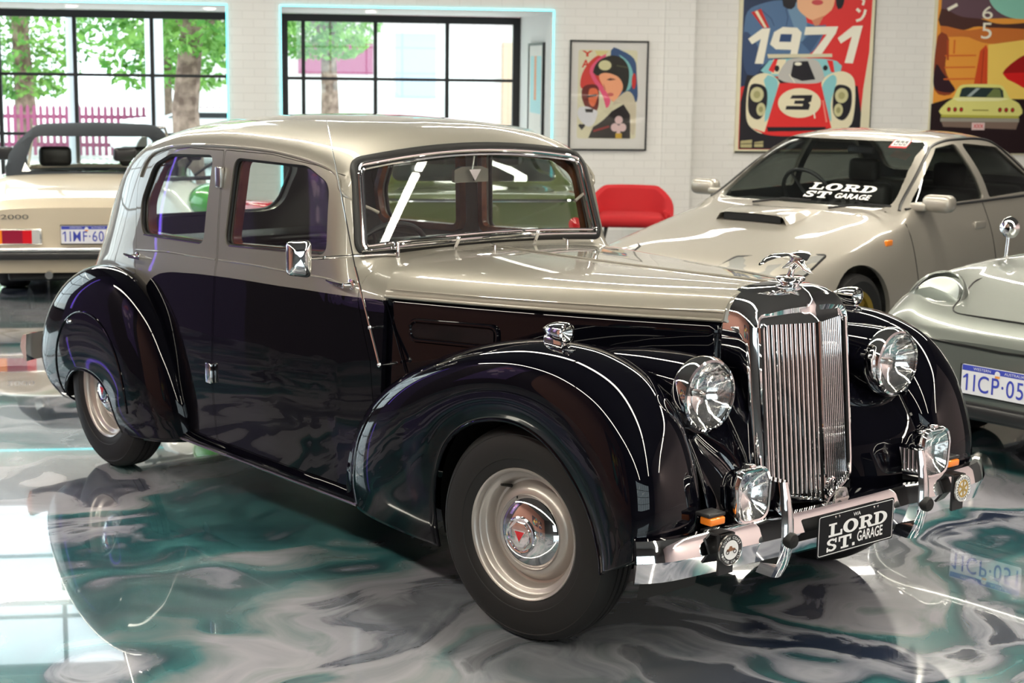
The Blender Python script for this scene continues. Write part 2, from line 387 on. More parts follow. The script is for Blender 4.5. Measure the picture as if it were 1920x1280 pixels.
# LED strips round the bays, recessed downlights
LED = mat('cyan_led', (.2, .9, .9), .5, emit=(.12, .85, .95), estr=1.8)
def led(a, b_, label, below=True):
    t = .012
    b = B(); z0, z1 = ZB, ZT
    for bx_, w_ in (((a-t, b_+t, N1-.014, N1-.002, z1, z1+t), 'over'), ((a-t, a, N1-.014, N1-.002, z0, z1), 'down the left side of'), ((b_, b_+t, N1-.014, N1-.002, z0, z1), 'down the right side of')):
        tag(B().box(*bx_, M=RM).build('led_strip', LED, smooth=False), 'cyan glowing strip light '+w_+' '+label, 'light strip')
led(A0, A1, 'the left window bay')
led(B0, B1, 'the window bay behind the saloon roof')
DL = mat('downlight_lens', (1, 1, 1), .5, emit=(1, .95, .85), estr=14)
for k, (s, where) in enumerate([(-2.35, 'soffit of the left window bay, left one'), (-.85, 'soffit of the left window bay, near its right corner'), (.95, 'soffit of the bay behind the saloon roof')]):
    t = thing('downlight', 'round recessed downlight in the ' + where, 'downlight', R(s, 18.6, ZT-.001), RYAW, 'recessed downlights in the window bays')
    B().lathe([(.06, -.012), (.075, -.008), (.078, 0)], 24).build('trim_ring', WHITE, t); B().lathe([(.001, -.006), (.06, -.006)], 24).build('lens', DL, t)

# linear lights on the ceiling, running down the hall
TUBE = mat('linear_lamp', (1, 1, 1), .5, emit=(1.0, .94, .79), estr=29)
HOUS = mat('lamp_housing', (.6, .6, .6), .4)
lamp0 = None
WALLFILL = mat('wall_fill_lamp', (1, 1, 1), .5, emit=(1.0, .95, .84), estr=9)
def linear(s, n, L, lab, z=HC-.75, rz=0, tm=None):
    t = thing('linear_ceiling_light', lab, 'ceiling light', R(s, n, z), RYAW+rz, 'long linear ceiling lights')
    B().box(-.085, .085, -L/2, L/2, .01, .07).build('housing', HOUS, t, smooth=False); B().box(-.08, .08, -L/2, L/2, -.012, .009).build('tube', tm or TUBE, t, smooth=False)
    for y in (-L*.4, L*.4): B().cyl((0, y, .07), (0, y, HC-z), .004, seg=6).build('suspension_cable', HOUS, t)
    return t
k = 0
LA = math.radians(28); placed = []
for c_ in (-3.9, -.25, 3.4, 7.06, 10.7):
    for a_ in (-8.0, -2.65, 2.65, 7.95, 13.25):
        ends = [(c_*math.cos(LA)-(a_+e)*math.sin(LA), c_*math.sin(LA)+(a_+e)*math.cos(LA)) for e in (-2.6, 2.6)]
        if all(S0+.2 < p_[0] < S1-.2 and N0+.2 < p_[1] < N1-.2 for p_ in ends):
            linear((ends[0][0]+ends[1][0])/2, (ends[0][1]+ends[1][1])/2, 5.2, 'added out-of-view tube light brightening the back wall', z=3.5, rz=LA)

NEON = mat('violet_neon', (.3, .2, .9), .5, emit=(.20, .09, 1.0), estr=2.2)
t = thing('neon_tube', 'vertical violet neon tube on the left wall', 'neon light', R(S0+.002, 10.6, .5), RYAW)
B().box(.001, .05, -.03, .03, 0, 2.6).build('backing', HOUS, t, smooth=False); B().cyl((.08, 0, .02), (.08, 0, 2.58), .028).build('tube', NEON, t)
for k, s_ in enumerate((-2.4, 2.2, 6.6)):  # extra row out of view, added to brighten the back wall
    linear(s_, 15.6, 4.2, 'added out-of-view tube light brightening the back wall', z=3.4, rz=PI/2, tm=WALLFILL)
# ================================================================ THE BLACK AND SILVER SALOON  (x forward, y to its left, front axle at x=0)
def offpoly(poly, d):
    """offset a 2-D polygon by d (positive = outwards)"""
    n = len(poly); A = sum(poly[i][0]*poly[(i+1) % n][1]-poly[(i+1) % n][0]*poly[i][1] for i in range(n)); sg = 1 if A > 0 else -1
    out = []
    for i in range(n):
        a = Vector(poly[i-1]); b = Vector(poly[(i+1) % n]); t = (b-a); t = t.normalized() if t.length > 1e-9 else Vector((1, 0))
        out.append((poly[i][0]+sg*d*t.y, poly[i][1]-sg*d*t.x))
    return out
saloon = thing('vintage_saloon', 'black and silver 1950s vintage saloon with tall chrome grille in the foreground', 'car', (0, 0, 0))
def twotone():
    m = mat('two_tone_paint', (.5, .47, .42), .48, .6, coat=1, coatr=.008); m.node_tree.nodes['Principled BSDF'].inputs['Coat IOR'].default_value = 1.42; N, L, b = nodes(m)
    tc = N.new('ShaderNodeTexCoord'); sp = N.new('ShaderNodeSeparateXYZ'); L.new(tc.outputs['Object'], sp.inputs[0])
    mr = N.new('ShaderNodeMapRange'); mr.inputs['From Min'].default_value = -2.8; mr.inputs['From Max'].default_value = -.8; L.new(sp.outputs['X'], mr.inputs['Value'])
    fc = N.new('ShaderNodeFloatCurve'); L.new(mr.outputs[0], fc.inputs['Value']); c = fc.mapping.curves[0]
    pts = [(-2.8, .30), (-2.72, .60), (-2.66, .76), (-2.6, .845), (-2.52, .89), (-2.42, .915), (-2.25, .932), (-1.98, .948), (-1.4, .965), (-1.0, .975), (-.8, .985)]
    P = [((x+2.8)/2, z) for x, z in pts]
    c.points[0].location = P[0]; c.points[1].location = P[-1]
    for p in P[1:-1]: c.points.new(*p)
    fc.mapping.update()
    gt = N.new('ShaderNodeMath'); gt.operation = 'GREATER_THAN'; L.new(sp.outputs['Z'], gt.inputs[0]); L.new(fc.outputs[0], gt.inputs[1])
    mx = N.new('ShaderNodeMix'); mx.data_type = 'RGBA'; mx.inputs[6].default_value = (.003, .003, .005, 1); mx.inputs[7].default_value = (.27, .25, .215, 1)
    L.new(gt.outputs[0], mx.inputs[0]); L.new(mx.outputs[2], b.inputs['Base Color'])
    mm = N.new('ShaderNodeMath'); mm.operation = 'MULTIPLY'; mm.inputs[1].default_value = .60; L.new(gt.outputs[0], mm.inputs[0]); L.new(mm.outputs[0], b.inputs['Metallic']); L.new(gt.outputs[0], b.inputs['Specular IOR Level'])
    return m
TWO = twotone()
BX = [-.86, -1.08, -1.12, -1.20, -1.27, -1.35, -1.6, -2.0, -2.4, -2.7, -2.85, -3.0, -3.2, -3.4, -3.6, -3.75, -3.84]
BT = {'zt': [1.100, 1.106, 1.145, 1.475, 1.535, 1.560, 1.583, 1.592, 1.575, 1.532, 1.49, 1.44, 1.33, 1.15, .93, .72, .50],
      'zg': [1.070, 1.085, 1.120, 1.360, 1.410, 1.440, 1.475, 1.485, 1.465, 1.42, 1.385, 1.32, 1.20, 1.04, .84, .65, .46],
      'wg': [.520, .560, .600, .618, .625, .630, .640, .645, .638, .618, .60, .58, .535, .48, .42, .36, .28],
      'ze': [1.040, 1.050, 1.070, 1.180, 1.220, 1.235, 1.25, 1.25, 1.24, 1.21, 1.18, 1.14, 1.05, .94, .77, .60, .43],
      'we': [.610, .640, .650, .660, .665, .672, .678, .680, .675, .66, .645, .62, .575, .52, .46, .39, .30],
      'zd': [1.0, 1.0, 1.0, 1.01, 1.01, 1.01, 1.01, 1.0, .99, .97, .96, .95, .92, .86, .72, .56, .41],
      'wd': [.655, .672, .678, .684, .688, .692, .700, .700, .695, .68, .67, .65, .605, .55, .48, .41, .32],
      'zc': [.93, .93, .93, .93, .93, .93, .93, .93, .92, .90, .88, .87, .84, .78, .66, .52, .39],
      'wc': [.675, .690, .694, .698, .700, .704, .712, .712, .706, .692, .68, .66, .62, .565, .50, .42, .33],
      'zb': [.55]*12+[.50, .45, .42, .38, .33], 'wb': [.690, .708, .712, .716, .718, .722, .73, .73, .722, .705, .69, .66, .60, .54, .455, .37, .27],
      'za': [.26]*12+[.26, .27, .28, .29, .31], 'wa': [.68, .70, .702, .704, .706, .71, .712, .712, .708, .69, .68, .65, .59, .53, .45, .36, .26]}
def bp_(k, x): return pchip(BX, BT[k], x)
def section(x, n=44):
    g = lambda k: bp_(k, x)
    zt, zg, wg = g('zt'), g('zg'), g('wg')
    H = [(g('wa'), g('za')), (g('wb'), g('zb')), (g('wc'), g('zc')), (g('wd'), g('zd')), (g('we'), g('ze')), (wg, zg), (.90*wg, zg+.42*(zt-zg)), (.70*wg, zg+.74*(zt-zg)), (.38*wg, zg+.95*(zt-zg)), (0, zt)]
    return [(p.x, p.y) for p in crs([(a, b, 0) for a, b in H], n)]
xs = [-.86-.22*i/6 for i in range(6)]+[-1.08-.012*i for i in range(17)]+[-1.284-.04*i for i in range(61)]+[-3.74, -3.77, -3.80, -3.83, -3.84]
rows = []
for x in xs:
    h = section(x); rows.append([(x, -y, z) for y, z in h]+[(x, y, z) for y, z in h[::-1][1:]])
sb = B().grid(rows); k0 = (len(rows)-1)*len(rows[0]); sb.f.append(tuple(range(k0, k0+len(rows[0])))); sb.m.append(0)
surf = sb.build('body_surface', [TWO, CLOTH]); BVHS = BVHTree.FromPolygons([v.co.copy() for v in surf.data.vertices], [tuple(p.vertices) for p in surf.data.polygons])
# outward normals
bm = bmesh.new(); bm.from_mesh(surf.data); bmesh.ops.recalc_face_normals(bm, faces=bm.faces)
top = max(bm.faces, key=lambda f: f.calc_center_median().z)
if top.normal.z < 0: bmesh.ops.reverse_faces(bm, faces=bm.faces)
bm.to_mesh(surf.data); bm.free()
def sy(x, z, side=-1):
    h = BVHS.ray_cast(Vector((x, side*2, z)), Vector((0, -side, 0)))
    return h[0].y if h[0] else side*.68
def sx(y, z, x0=1):
    h = BVHS.ray_cast(Vector((x0, y, z)), Vector((-1 if x0 > -2 else 1, 0, 0)))
    return h[0].x if h[0] else -1.15
def inner(name, d, t, m):
    o = dupe(surf, name, None); bmx = bmesh.new(); bmx.from_mesh(o.data); bmx.normal_update()
    for v, n_ in [(v, v.normal.copy()) for v in bmx.verts]: v.co -= n_*d
    bmx.to_mesh(o.data); bmx.free(); o.data.materials.clear(); o.data.materials.append(m); solid(o, t); return bake(o)
shell = dupe(surf, 'shell'); solid(shell, .034, mo=1); bake(shell)
FD = rpoly([(-1.205, 1.395), (-1.165, 1.33), (-1.045, 1.13), (-1.02, .98), (-.925, .75), (-.885, .50), (-.89, .27), (-1.985, .27), (-1.985, 1.452), (-1.64, 1.452), (-1.34, 1.425)], [.02, .05, .05, .05, .1, .1, .02, .01, .015, .3, .08])
RD = rpoly([(-1.998, 1.450), (-1.998, .27), (-2.35, .27), (-2.60, .60), (-2.735, .90), (-2.75, 1.05), (-2.775, 1.26), (-2.74, 1.34), (-2.66, 1.385), (-2.5, 1.425), (-2.3, 1.446)], [.01, .01, .02, .2, .1, .05, .05, .05, .05, .1, .1])
FW = rpoly([(-1.94, 1.072), (-1.225, 1.105), (-1.258, 1.365), (-1.40, 1.424), (-1.905, 1.428)], [.045, .045, .08, .16, .05], 8)
RW = rpoly([(-2.70, 1.048), (-2.11, 1.062), (-2.075, 1.430), (-2.46, 1.414), (-2.62, 1.362), (-2.715, 1.20)], [.08, .05, .04, .12, .12, .1], 8)
_t = [k/9-1 for k in range(1, 18)]
WS = rpoly([(-.583, 1.128)]+[(.583*t, 1.128+.020*(1-t*t)) for t in _t]+[(.583, 1.128), (.548, 1.430)]+[(-.548*t, 1.430+.045*(1-t*t)) for t in _t]+[(-.548, 1.430)], [.07]+[0]*17+[.07, .10]+[0]*17+[.10], 8)
BW = rpoly([(-.46, 1.045), (.46, 1.045), (.42, 1.31), (.22, 1.365), (-.22, 1.365), (-.42, 1.31)], [.09, .09, .12, .2, .2, .12], 8)
def cut(poly, axis, a, b): return B().prism(poly, a, b, axis).build('cutter', RUBBER, smooth=False)
doors = []
body = dupe(shell, 'body', saloon)
for side in (-1, 1):
    for nm, poly, win in (('front_door', FD, FW), ('rear_door', RD, RW)):
        li = .600 if nm == 'front_door' else .52; a, b_ = (-1.0, -li) if side < 0 else (li, 1.0)
        c = cut(offpoly(poly, .0028), 'y', a, b_); boolean(body, c); kill(c)
        d = dupe(shell, nm, saloon); c = cut(poly, 'y', a, b_); boolean(d, c, 'INTERSECT'); kill(c)
        c = cut(win, 'y', a-.1, b_+.1); boolean(d, c); kill(c); clean(d); d['side'] = side; doors.append((d, side, win, nm))
c = cut(WS, 'x', -1.4, -.9); boolean(body, c); kill(c)
c = cut(BW, 'x', -3.6, -2.85); boolean(body, c); kill(c)
clean(body); kill(shell)
for d, *_ in doors: del d['side']
# glass
gl = inner('g', .016, .004, CARGLASS)
def pane(name, poly, axis, a, b_, parent):
    o = dupe(gl, name, parent); c = cut(offpoly(poly, .004), axis, a, b_); boolean(o, c, 'INTERSECT'); kill(c); return clean(o)
for d, side, win, nm in doors:
    pane('window_glass', win, 'y', *((-1, -.4) if side < 0 else (.4, 1)), d)

def wsx(y, z): return -1.128-.080*(z-1.13)/.34-.035*(y/.58)**2-.016
wr = []
for j in range(25):
    v = j/24; row = []
    for i in range(41):
        u = i/20-1; y = u*(.590+(.556-.590)*v); zb_ = 1.120+.020*(1-u*u); zt_ = 1.438+.045*(1-u*u); z = zb_+(zt_-zb_)*v; row.append((wsx(y, z), y, z))
    wr.append(row)
wsg = B().grid(wr).build('windscreen', CARGLASS, saloon); solid(wsg, .004); bake(wsg)
pane('rear_window', BW, 'x', -3.6, -2.85, saloon)
kill(gl)
def side_path(poly, side, off, closed=True): return [(x, sy(x, z, side)+side*off, z) for x, z in poly]
for d, side, win, nm in doors:
    # rubber channel, bright lower bead, varnished inner frame
    B().tube(side_path(offpoly(win, -.003), side, -.014), .009, 8, True).build('window_seal', RUBBER, d)
    zmin = min(p[1] for p in win); lo = sorted([p for p in win if p[1] < zmin+.06 and not (p[1] > zmin+.045)]); lo = [(lo[0][0]+(lo[-1][0]-lo[0][0])*i/20,) for i in range(21)]
    lp = []
    for (x,) in lo:
        zz = pchip([win[0][0], win[len(win)//3][0]], [0, 0], 0)
        # lower edge height at x
        cand = [(abs(p[0]-x), p[1]) for p in win if p[1] < zmin+.05]; z = min(cand)[1] if cand else zmin
        e0, e1 = (-1.94, 1.072), (-1.225, 1.105)
        if win is RW: e0, e1 = (-2.70, 1.048), (-2.11, 1.062)
        z = e0[1]+(e1[1]-e0[1])*(x-e0[0])/(e1[0]-e0[0]); lp.append((x, sy(x, z, side)+side*-.003, z+.004))
    B().tube(lp[1:-1], .0045, 6).build('window_bead', CHROME, d)
    prof = [(-.014, -.020), (.014, -.020), (.018, .006), (.006, .022), (-.014, .020)]
    inn = offpoly(win, .004); P = [(x, sy(x, z, side)-side*.052, z) for x, z in inn]
    B().sweep(P, [(a*1.1, b_*.9) for a, b_ in prof], [(0, side, 0)]*len(P), closed=True).build('wooden_window_frame', WOOD, d)
    # swage line along the belt
    xr = (-1.03, -1.98) if nm == 'front_door' else (-2.003, -2.745)
    B().tube([(x, sy(x, bp_('zd', x)+.012, side)+side*-.0015, bp_('zd', x)+.012) for x in [xr[0]+(xr[1]-xr[0])*i/24 for i in range(25)]], .005, 8).build('swage_line', SILVER, d)
    # inner door panel
    zt_ = 1.03
    pl = [(-1.10, .32), (-1.95, .32), (-1.95, zt_), (-1.10, zt_)] if nm == 'front_door' else [(-2.04, .32), (-2.45, .32), (-2.68, .80), (-2.70, 1.0), (-2.04, 1.0)]
    cy = side*.635; B().prism(pl, cy-.01, cy+.01, 'y').build('door_card', LEATHER, d)
# rain gutters
GUT = [(-2.745, 1.30), (-2.72, 1.345), (-2.66, 1.398), (-2.5, 1.438), (-2.3, 1.458), (-2.05, 1.468), (-1.7, 1.468), (-1.5, 1.455), (-1.33, 1.432), (-1.235, 1.398), (-1.19, 1.33), (-1.155, 1.26)]
for side in (-1, 1):
    g = crs([(x, sy(x, z, side), z) for x, z in GUT], 60)
    B().tube([(p.x, p.y+side*.004, p.z) for p in g], .0065, 8).build('rain_gutter', SILVER, saloon)
# windscreen surround
def front_path(poly, off): return [(sx(y, z)+off, y, z) for y, z in poly]
wsr = B()
wsr.tube(front_path(offpoly(WS, .014), .002), .019, 10, True, flat=.55, upd=(1, 0, 0)); wsr.build('windscreen_rubber', RUBBER, saloon)
B().tube(front_path(offpoly(WS, .003), .011), .0085, 10, True).tube(front_path(offpoly(WS, -.013), .004), .0065, 8, True).build('windscreen_trim', CHROME, saloon)
def rear_path(poly, off): return [(sx(y, z, -5)-off, y, z) for y, z in poly]
B().tube(rear_path(BW, .002), .012, 8, True).build('rear_window_rubber', RUBBER, saloon)

# --- bonnet
BXs = [-.87, -.5, 0, .36]
def bw(x): return pchip(BXs, [.662, .560, .395, .253], x)
def bze(x): return pchip(BXs, [.990, 1.000, 1.015, 1.028], x)
def bzt(x): return pchip([-.87, -.4, 0, .36], [1.112, 1.116, 1.124, 1.131], x)
def bon_pt(u, v):
    """u 0 rear..1 front, v -1..1 across"""
    x = -.87+1.235*u; w_, ze, zt = bw(x), bze(x), bzt(x)
    H = [(0, zt), (.40, zt-.004), (.70, zt-.016), (.86, ze+.72*(zt-ze)), (.955, ze+.42*(zt-ze)), (.995, ze+.16*(zt-ze)), (1.0, ze)]
    P = BONC.setdefault(round(u, 5), crs([(a*w_, b_, 0) for a, b_ in H], 41))
    p = P[int(round(abs(v)*40))]; back = -.215*(1-(p.x/w_)**2.4)*max(0, 1-u*1.6)
    return (x+back, math.copysign(p.x, v) if v else 0, p.y)
BONC = {}
brow = [[bon_pt(i/50, j/40) for j in range(-40, 41)] for i in range(51)]
bo = B().grid(brow).build('bonnet', SILVER, saloon); solid(bo, .012); bake(bo); clean(bo)
B().tube([(p[0], p[1], p[2]+.0015) for p in [brow[i][40] for i in range(51)]], .0045, 8).build('centre_hinge', SILVER, bo)
for side in (-1, 1):
    ed = [brow[i][40+side*40] for i in range(51)]
    B().tube([(p[0], p[1]+side*.002, p[2]+.004) for p in ed], .006, 8).tube([(p[0], p[1]+side*.0005, p[2]+.030) for p in ed[1:]], .0022, 6).build('bonnet_edge_bead', SILVER, bo)
# bonnet sides (black)
for side in (-1, 1):
    rws = []
    for i in range(40):
        x = -.86+1.21*i/39; w_ = bw(x)-.004; z1 = bze(x)+.006
        rws.append([(x, side*(w_+.02*(1-i/39)*max(0, (z1-z)/.5)), z) for z in [z1-(z1-.38)*k/14 for k in range(15)]])
    sp_ = B().grid(rws).build('bonnet_side', BLACK, saloon); solid(sp_, .008, -1 if side > 0 else -1); bake(sp_)
    # shut line and embossed vent
    B().tube([(-.866+.13*t, side*(bw(-.866+.13*t)+.002+.02*t*.66), .985-.33*t) for t in [k/12 for k in range(13)]], .003, 6).build('shut_line_bead', BLACK, sp_)
    vp_ = rpoly([(-.755, .852), (-.40, .862), (-.40, .934), (-.755, .922)], .03)
    B().tube([(x, side*(bw(x)+.004), z) for x, z in vp_], .008, 8, True).build('vent_surround', BLACK, sp_)
    vi = offpoly(vp_, -.01)
    vb = B(); vb.prism([(x, z) for x, z in vi], 0, .004, 'y'); vb.v = [(x, side*(bw(x)+y-.001+.006*(1-abs((z-.893)/.035)**2)), z) for x, y, z in vb.v]; vb.build('vent_cover', BLACK, sp_)

# --- wings: crown path + lip path, sections between
def wing(crown, lip, ys, gs, n=90, side=-1, yin=None, ymod=None):
    C_ = crs([(x, z, 0) for x, z in crown], n); L_ = crs([(x, z, 0) for x, z in lip], n)
    # correspondence follows control indices instead of arc length
    def byidx(pts):
        m = len(pts); P = [Vector((x, z, 0)) for x, z in pts]; out = []
        for k in range(n):
            f = (m-1)*k/(n-1); i = min(int(f), m-2); t = f-i
            p1, p2 = P[i], P[i+1]; p0 = P[i-1] if i else p1*2-p2; p3 = P[i+2] if i+2 < m else p2*2-p1
            out.append(.5*((2*p1)+(p2-p0)*t+(2*p0-5*p1+4*p2-p3)*t*t+(3*p1-p0-3*p2+p3)*t**3))
        return out
    C_, L_ = byidx(crown), byidx(lip); rws = []
    ctl = list(zip(gs, ys)); cs = crs([(g, y, 0) for g, y in ctl], 46)
    for k in range(n):
        f = k/(n-1); row = []
        for c in cs:
            g, y = c.x, c.y
            if g < 0: px, pz = C_[k].x, C_[k].y; q = L_[k]-C_[k]; dn = q.normalized(); dd = -g*.55; px += dn.x*dd; pz += dn.y*dd    # inner side, metres from the crown
            else: px = C_[k].x+(L_[k].x-C_[k].x)*g; pz = C_[k].y+(L_[k].y-C_[k].y)*g
            if ymod: y = ymod(f, g, y)
            row.append((px, side*y, pz))
        rws.append(row)
    return rws
FC = [(-1.065, .225), (-1.035, .36), (-.945, .53), (-.79, .68), (-.57, .805), (-.30, .905), (-.08, .955), (.10, .971), (.27, .955), (.42, .898), (.53, .79), (.592, .65), (.615, .52), (.60, .42)]
FL = [(-.44, .200), (-.415, .28), (-.395, .39), (-.36, .50), (-.30, .60), (-.20, .672), (-.08, .712), (.04, .722), (.15, .700), (.25, .648), (.335, .575), (.395, .49), (.43, .40), (.44, .34)]
# g: 1 = lip, 0 = crown, negative = inside
YS = [.822, .836, .842, .838, .815, .770, .715, .655, .59, .54, .505, .485, .475]
GS = [1.0, .82, .60, .40, .20, .07, .012, -.001, -.03, -.10, -.24, -.45, -.62]
def fmod(f, g, y):
    # trailing skirt hugs the body, the crown sits further in at the very front
    t = max(0, 1-f/.30)
    return y-.075*t*t+(.03*t*t if g <= .1 else 0)
for side in (-1, 1):
    rws = wing(FC, FL, YS, GS, 100, side, ymod=fmod)
    o = B().grid(rws).build('front_wing', BLACK, saloon, sharp=50)
    solid(o, .006); bake(o)
    lipP = [r[0] for r in rws]
    B().tube([(p[0], p[1]-side*.004, p[2]) for p in lipP], .007, 8).build('wing_lip', BLACK, o)
    # inner wheel housing
    hr = [[(.49*math.cos(a)-.0, side*y, .36+.40*math.sin(a)) for y in (.70, .64, .56, .45)] for a in [PI*k/20*1.2-.3 for k in range(21)]]
    B().grid(hr).build('wheel_housing', RUBBER, saloon)
RC = [(-2.215, .215), (-2.245, .38), (-2.325, .58), (-2.46, .755), (-2.66, .868), (-2.88, .900), (-3.09, .872), (-3.30, .785), (-3.48, .645), (-3.60, .47), (-3.60, .33), (-3.46, .215)]
RL = [(-2.655, .175), (-2.662, .23), (-2.685, .29), (-2.73, .35), (-2.80, .395), (-2.90, .42), (-3.00, .42), (-3.09, .395), (-3.17, .345), (-3.235, .285), (-3.27, .245), (-3.29, .22)]
RYS = [.842, .852, .856, .852, .832, .795, .755, .715, .675, .645, .62, .60]
RGS = [1.0, .80, .60, .42, .22, .08, .015, -.001, -.03, -.08, -.16, -.30]
def rmod(f, g, y):
    t = max(0, (f-.55)/.45); s_ = max(0, 1-f/.2)
    return y-.10*t*t-(.04*s_*s_)
for side in (-1, 1):
    rws = wing(RC, RL, RYS, RGS, 90, side, ymod=rmod)
    o = B().grid(rws).build('rear_wing', BLACK, saloon, sharp=50); solid(o, .006); bake(o)
    B().tube([(p[0], p[1]-side*.004, p[2]) for p in [r[0] for r in rws]], .006, 8).build('wing_lip', BLACK, o)
    # removable spat: shallow raised panel
    rb_ = BVHTree.FromPolygons([Vector(p) for r in rws for p in r], [(i*46+j, i*46+j+1, (i+1)*46+j+1, (i+1)*46+j) for i in range(89) for j in range(45)])
    arc = [(-2.90-.375*math.cos(a), .30+.395*math.sin(a)) for a in [-.10+(PI+.1)*k/30 for k in range(31)]]
    def wy(x, z):
        h = rb_.ray_cast(Vector((x, side*2, z)), Vector((0, -side, 0))); return h[0].y if h[0] else side*.845
    B().tube([(x, wy(x, z)+side*.001, z) for x, z in arc], .0045, 6).build('spat_seam', BLACK, o)
    c_ = (-3.06, .635); M_ = Matrix.Translation((c_[0], wy(*c_), c_[1])) @ Vector((0, side, 0)).to_track_quat('Z', 'Y').to_matrix().to_4x4()
    B().lathe([(.001, .012), (.010, .010), (.014, 0)], 16, M_).build('spat_fastener', CHROME, o)
    hr = [[(-2.83+.50*math.cos(a), side*y, .30+.42*math.sin(a)) for y in (.76, .7, .6, .5)] for a in [PI*k/20*1.1-.15 for k in range(21)]]
    B().grid(hr).build('wheel_housing', RUBBER, saloon)

# --- sill / running board with bright strip
for side in (-1, 1):
    b = B(); b.grid([[(x, side*(.705+o_), z) for o_, z in ((-.04, .262), (.012, .262), (.036, .246), (.036, .225), (-.10, .215))] for x in (-.90, -1.3, -1.8, -2.30)])
    sl_ = b.build('sill', BLACK, saloon); B().tube([(x, side*.744, .232) for x in (-.93, -1.3, -1.8, -2.28)], .006, 8).build('sill_strip', CHROMED, sl_)
B().box(-3.4, .3, -.62, .62, .23, .27).build('floor_pan', PLASTIC, saloon, smooth=False)
B().box(-.90, -.87, -.60, .60, .27, 1.02).build('bulkhead', PLASTIC, saloon, smooth=False)

# --- front apron between wing, headlamp and radiator
for side in (-1, 1):
    V = [(.600, .41), (.585, .52), (.548, .62), (.492, .71), (.435, .785), (.37, .845), (.25, .882), (.0, .895), (-.3, .875), (-.5, .82)]
    Vc = crs([(x, z, 0) for x, z in V], 40)
    rws = []
    for j in range(16):
        t = j/15; y = .53-t*(.53-.235)
        rws.append([(p.x-(.10*t**1.6)*max(0, min(1, (p.x+.1)/.5)), side*(y if p.x > .0 else y+(-.0)), p.y-.02*math.sin(PI*t)) for p in Vc])
    o = B().grid(rws).build('front_apron', BLACK, saloon); solid(o, .004); bake(o)
# splash pan behind the bumper
rws = []
for j in range(31):
    y = -.62+1.24*j/30; t = abs(y)/.62; xo = .655-.07*t**2.2
    rws.append([(xo-.02, y, .33), (xo, y, .385), (xo, y, .40), (xo-.015, y, .412), (.54, y, .43+.02*(1-t)), (.40, y, .45)])
pn = B().grid(rws).build('splash_pan', BLACK, saloon); B().tube([(r[3][0]+.006, r[3][1], r[3][2]) for r in rws], .006, 8).build('pan_bead', BLACK, pn)

# --- radiator shell and grille
def RF(y, z): return .472+.105*(1.03-z)+.066*(1-min(abs(y)/.20, 1))
outl = [(-.232, .455), (-.238, .60), (-.243, .80), (-.246, .98), (-.240, 1.045), (-.222, 1.085), (-.185, 1.112), (-.11, 1.129), (0, 1.137)]
ol = crs([(y, z, 0) for y, z in outl], 44); full = [(p.x, p.y) for p in ol]+[(-p.x, p.y) for p in ol[::-1][1:]]
rws = []
for i, (y, z) in enumerate(full):
    p0, p1 = full[max(i-1, 0)], full[min(i+1, len(full)-1)]; ty, tz = p1[0]-p0[0], p1[1]-p0[1]; L_ = math.hypot(ty, tz); ny, nz = -tz/L_, ty/L_
    k_ = 1+1.3*max(0, nz)**1.5
    def fr(yy, zz): return RF(max(-.2, min(.2, yy*.2/.222)), min(zz, 1.03))-.05*max(0, zz-1.03)/.1
    r0 = [(.335, y, z), (.36, y, z)]
    fx0 = fr(y-ny*.03*k_, z-nz*.03*k_)
    for bx_, d_ in ((.052, 0), (.040, .0012), (.027, .004), (.015, .010), (.006, .018), (.001, .026)):
        r0.append((fx0-bx_*k_**.8, y-ny*d_*k_, z-nz*d_*k_))
    zi = min(1.026, .455+(z-.455)*.906); yi = max(-.198, min(.198, y*.198/.238))
    ya, za = y-ny*.026*k_, z-nz*.026*k_
    for t in (.35, .7, .92): r0.append((fr(ya, za)*(1-t)+RF(yi, zi)*t-.008*math.sin(PI*t), ya+(yi-ya)*t, za+(zi-za)*t))
    r0 += [(RF(yi, zi)+.002, yi, zi), (RF(yi, zi)-.035, yi, zi)]
    rws.append(r0)
rs = B().grid(rws).build('radiator_shell', CHROME, saloon, sharp=32)
gb = B()
for sgn in (-1, 1):
    for k in range(12):
        y = sgn*(.0125+k*.0158); zb_ = .470+.03*abs(y)/.2
        P = [(RF(y, z)-.006, y, z) for z in (1.030, .85, .65, zb_)]
        gb.sweep(P, [(-.0058, -.001), (.0058, -.001), (.0058, .0002), (.0048, .0014), (.0028, .0021), (-.0028, .0021), (-.0048, .0014), (-.0058, .0002)], (1, .33*sgn, 0))
gb.build('grille_bars', CHROME, rs, sharp=25)
B().tube([(RF(0, z)+.002, 0, z) for z in (1.03, .8, .6, .468)], .0055, 8).build('grille_spine', CHROME, rs)
rp = [(-.203, 1.02), (-.205, .80), (-.204, .56), (-.198, .512), (-.175, .492), (-.02, .466), (0, .455), (.02, .466), (.175, .492), (.198, .512), (.204, .56), (.205, .80), (.203, 1.02)]
B().tube([(RF(y, z)+.002, y, z) for y, z in rp], .0085, 8).build('grille_border', CHROME, rs)
B().grid([[(RF(y, z)-.03, y, z) for z in (1.03, .455)] for y in (-.2, 0, .2)]).build('grille_backing', RUBBER, rs)
B().box(.30, .42, -.235, .235, .44, 1.06).build('radiator_core', RUBBER, rs, smooth=False)
ringp = [(RF(0, .512)+.022+.004*math.sin(a), .021*math.cos(a), .512+.030*math.sin(a)) for a in [2*PI*k/28 for k in range(28)]]
rg = B().tube(ringp, .0055, 8, True); rg.build('crank_hole_ring', CHROME, rs)
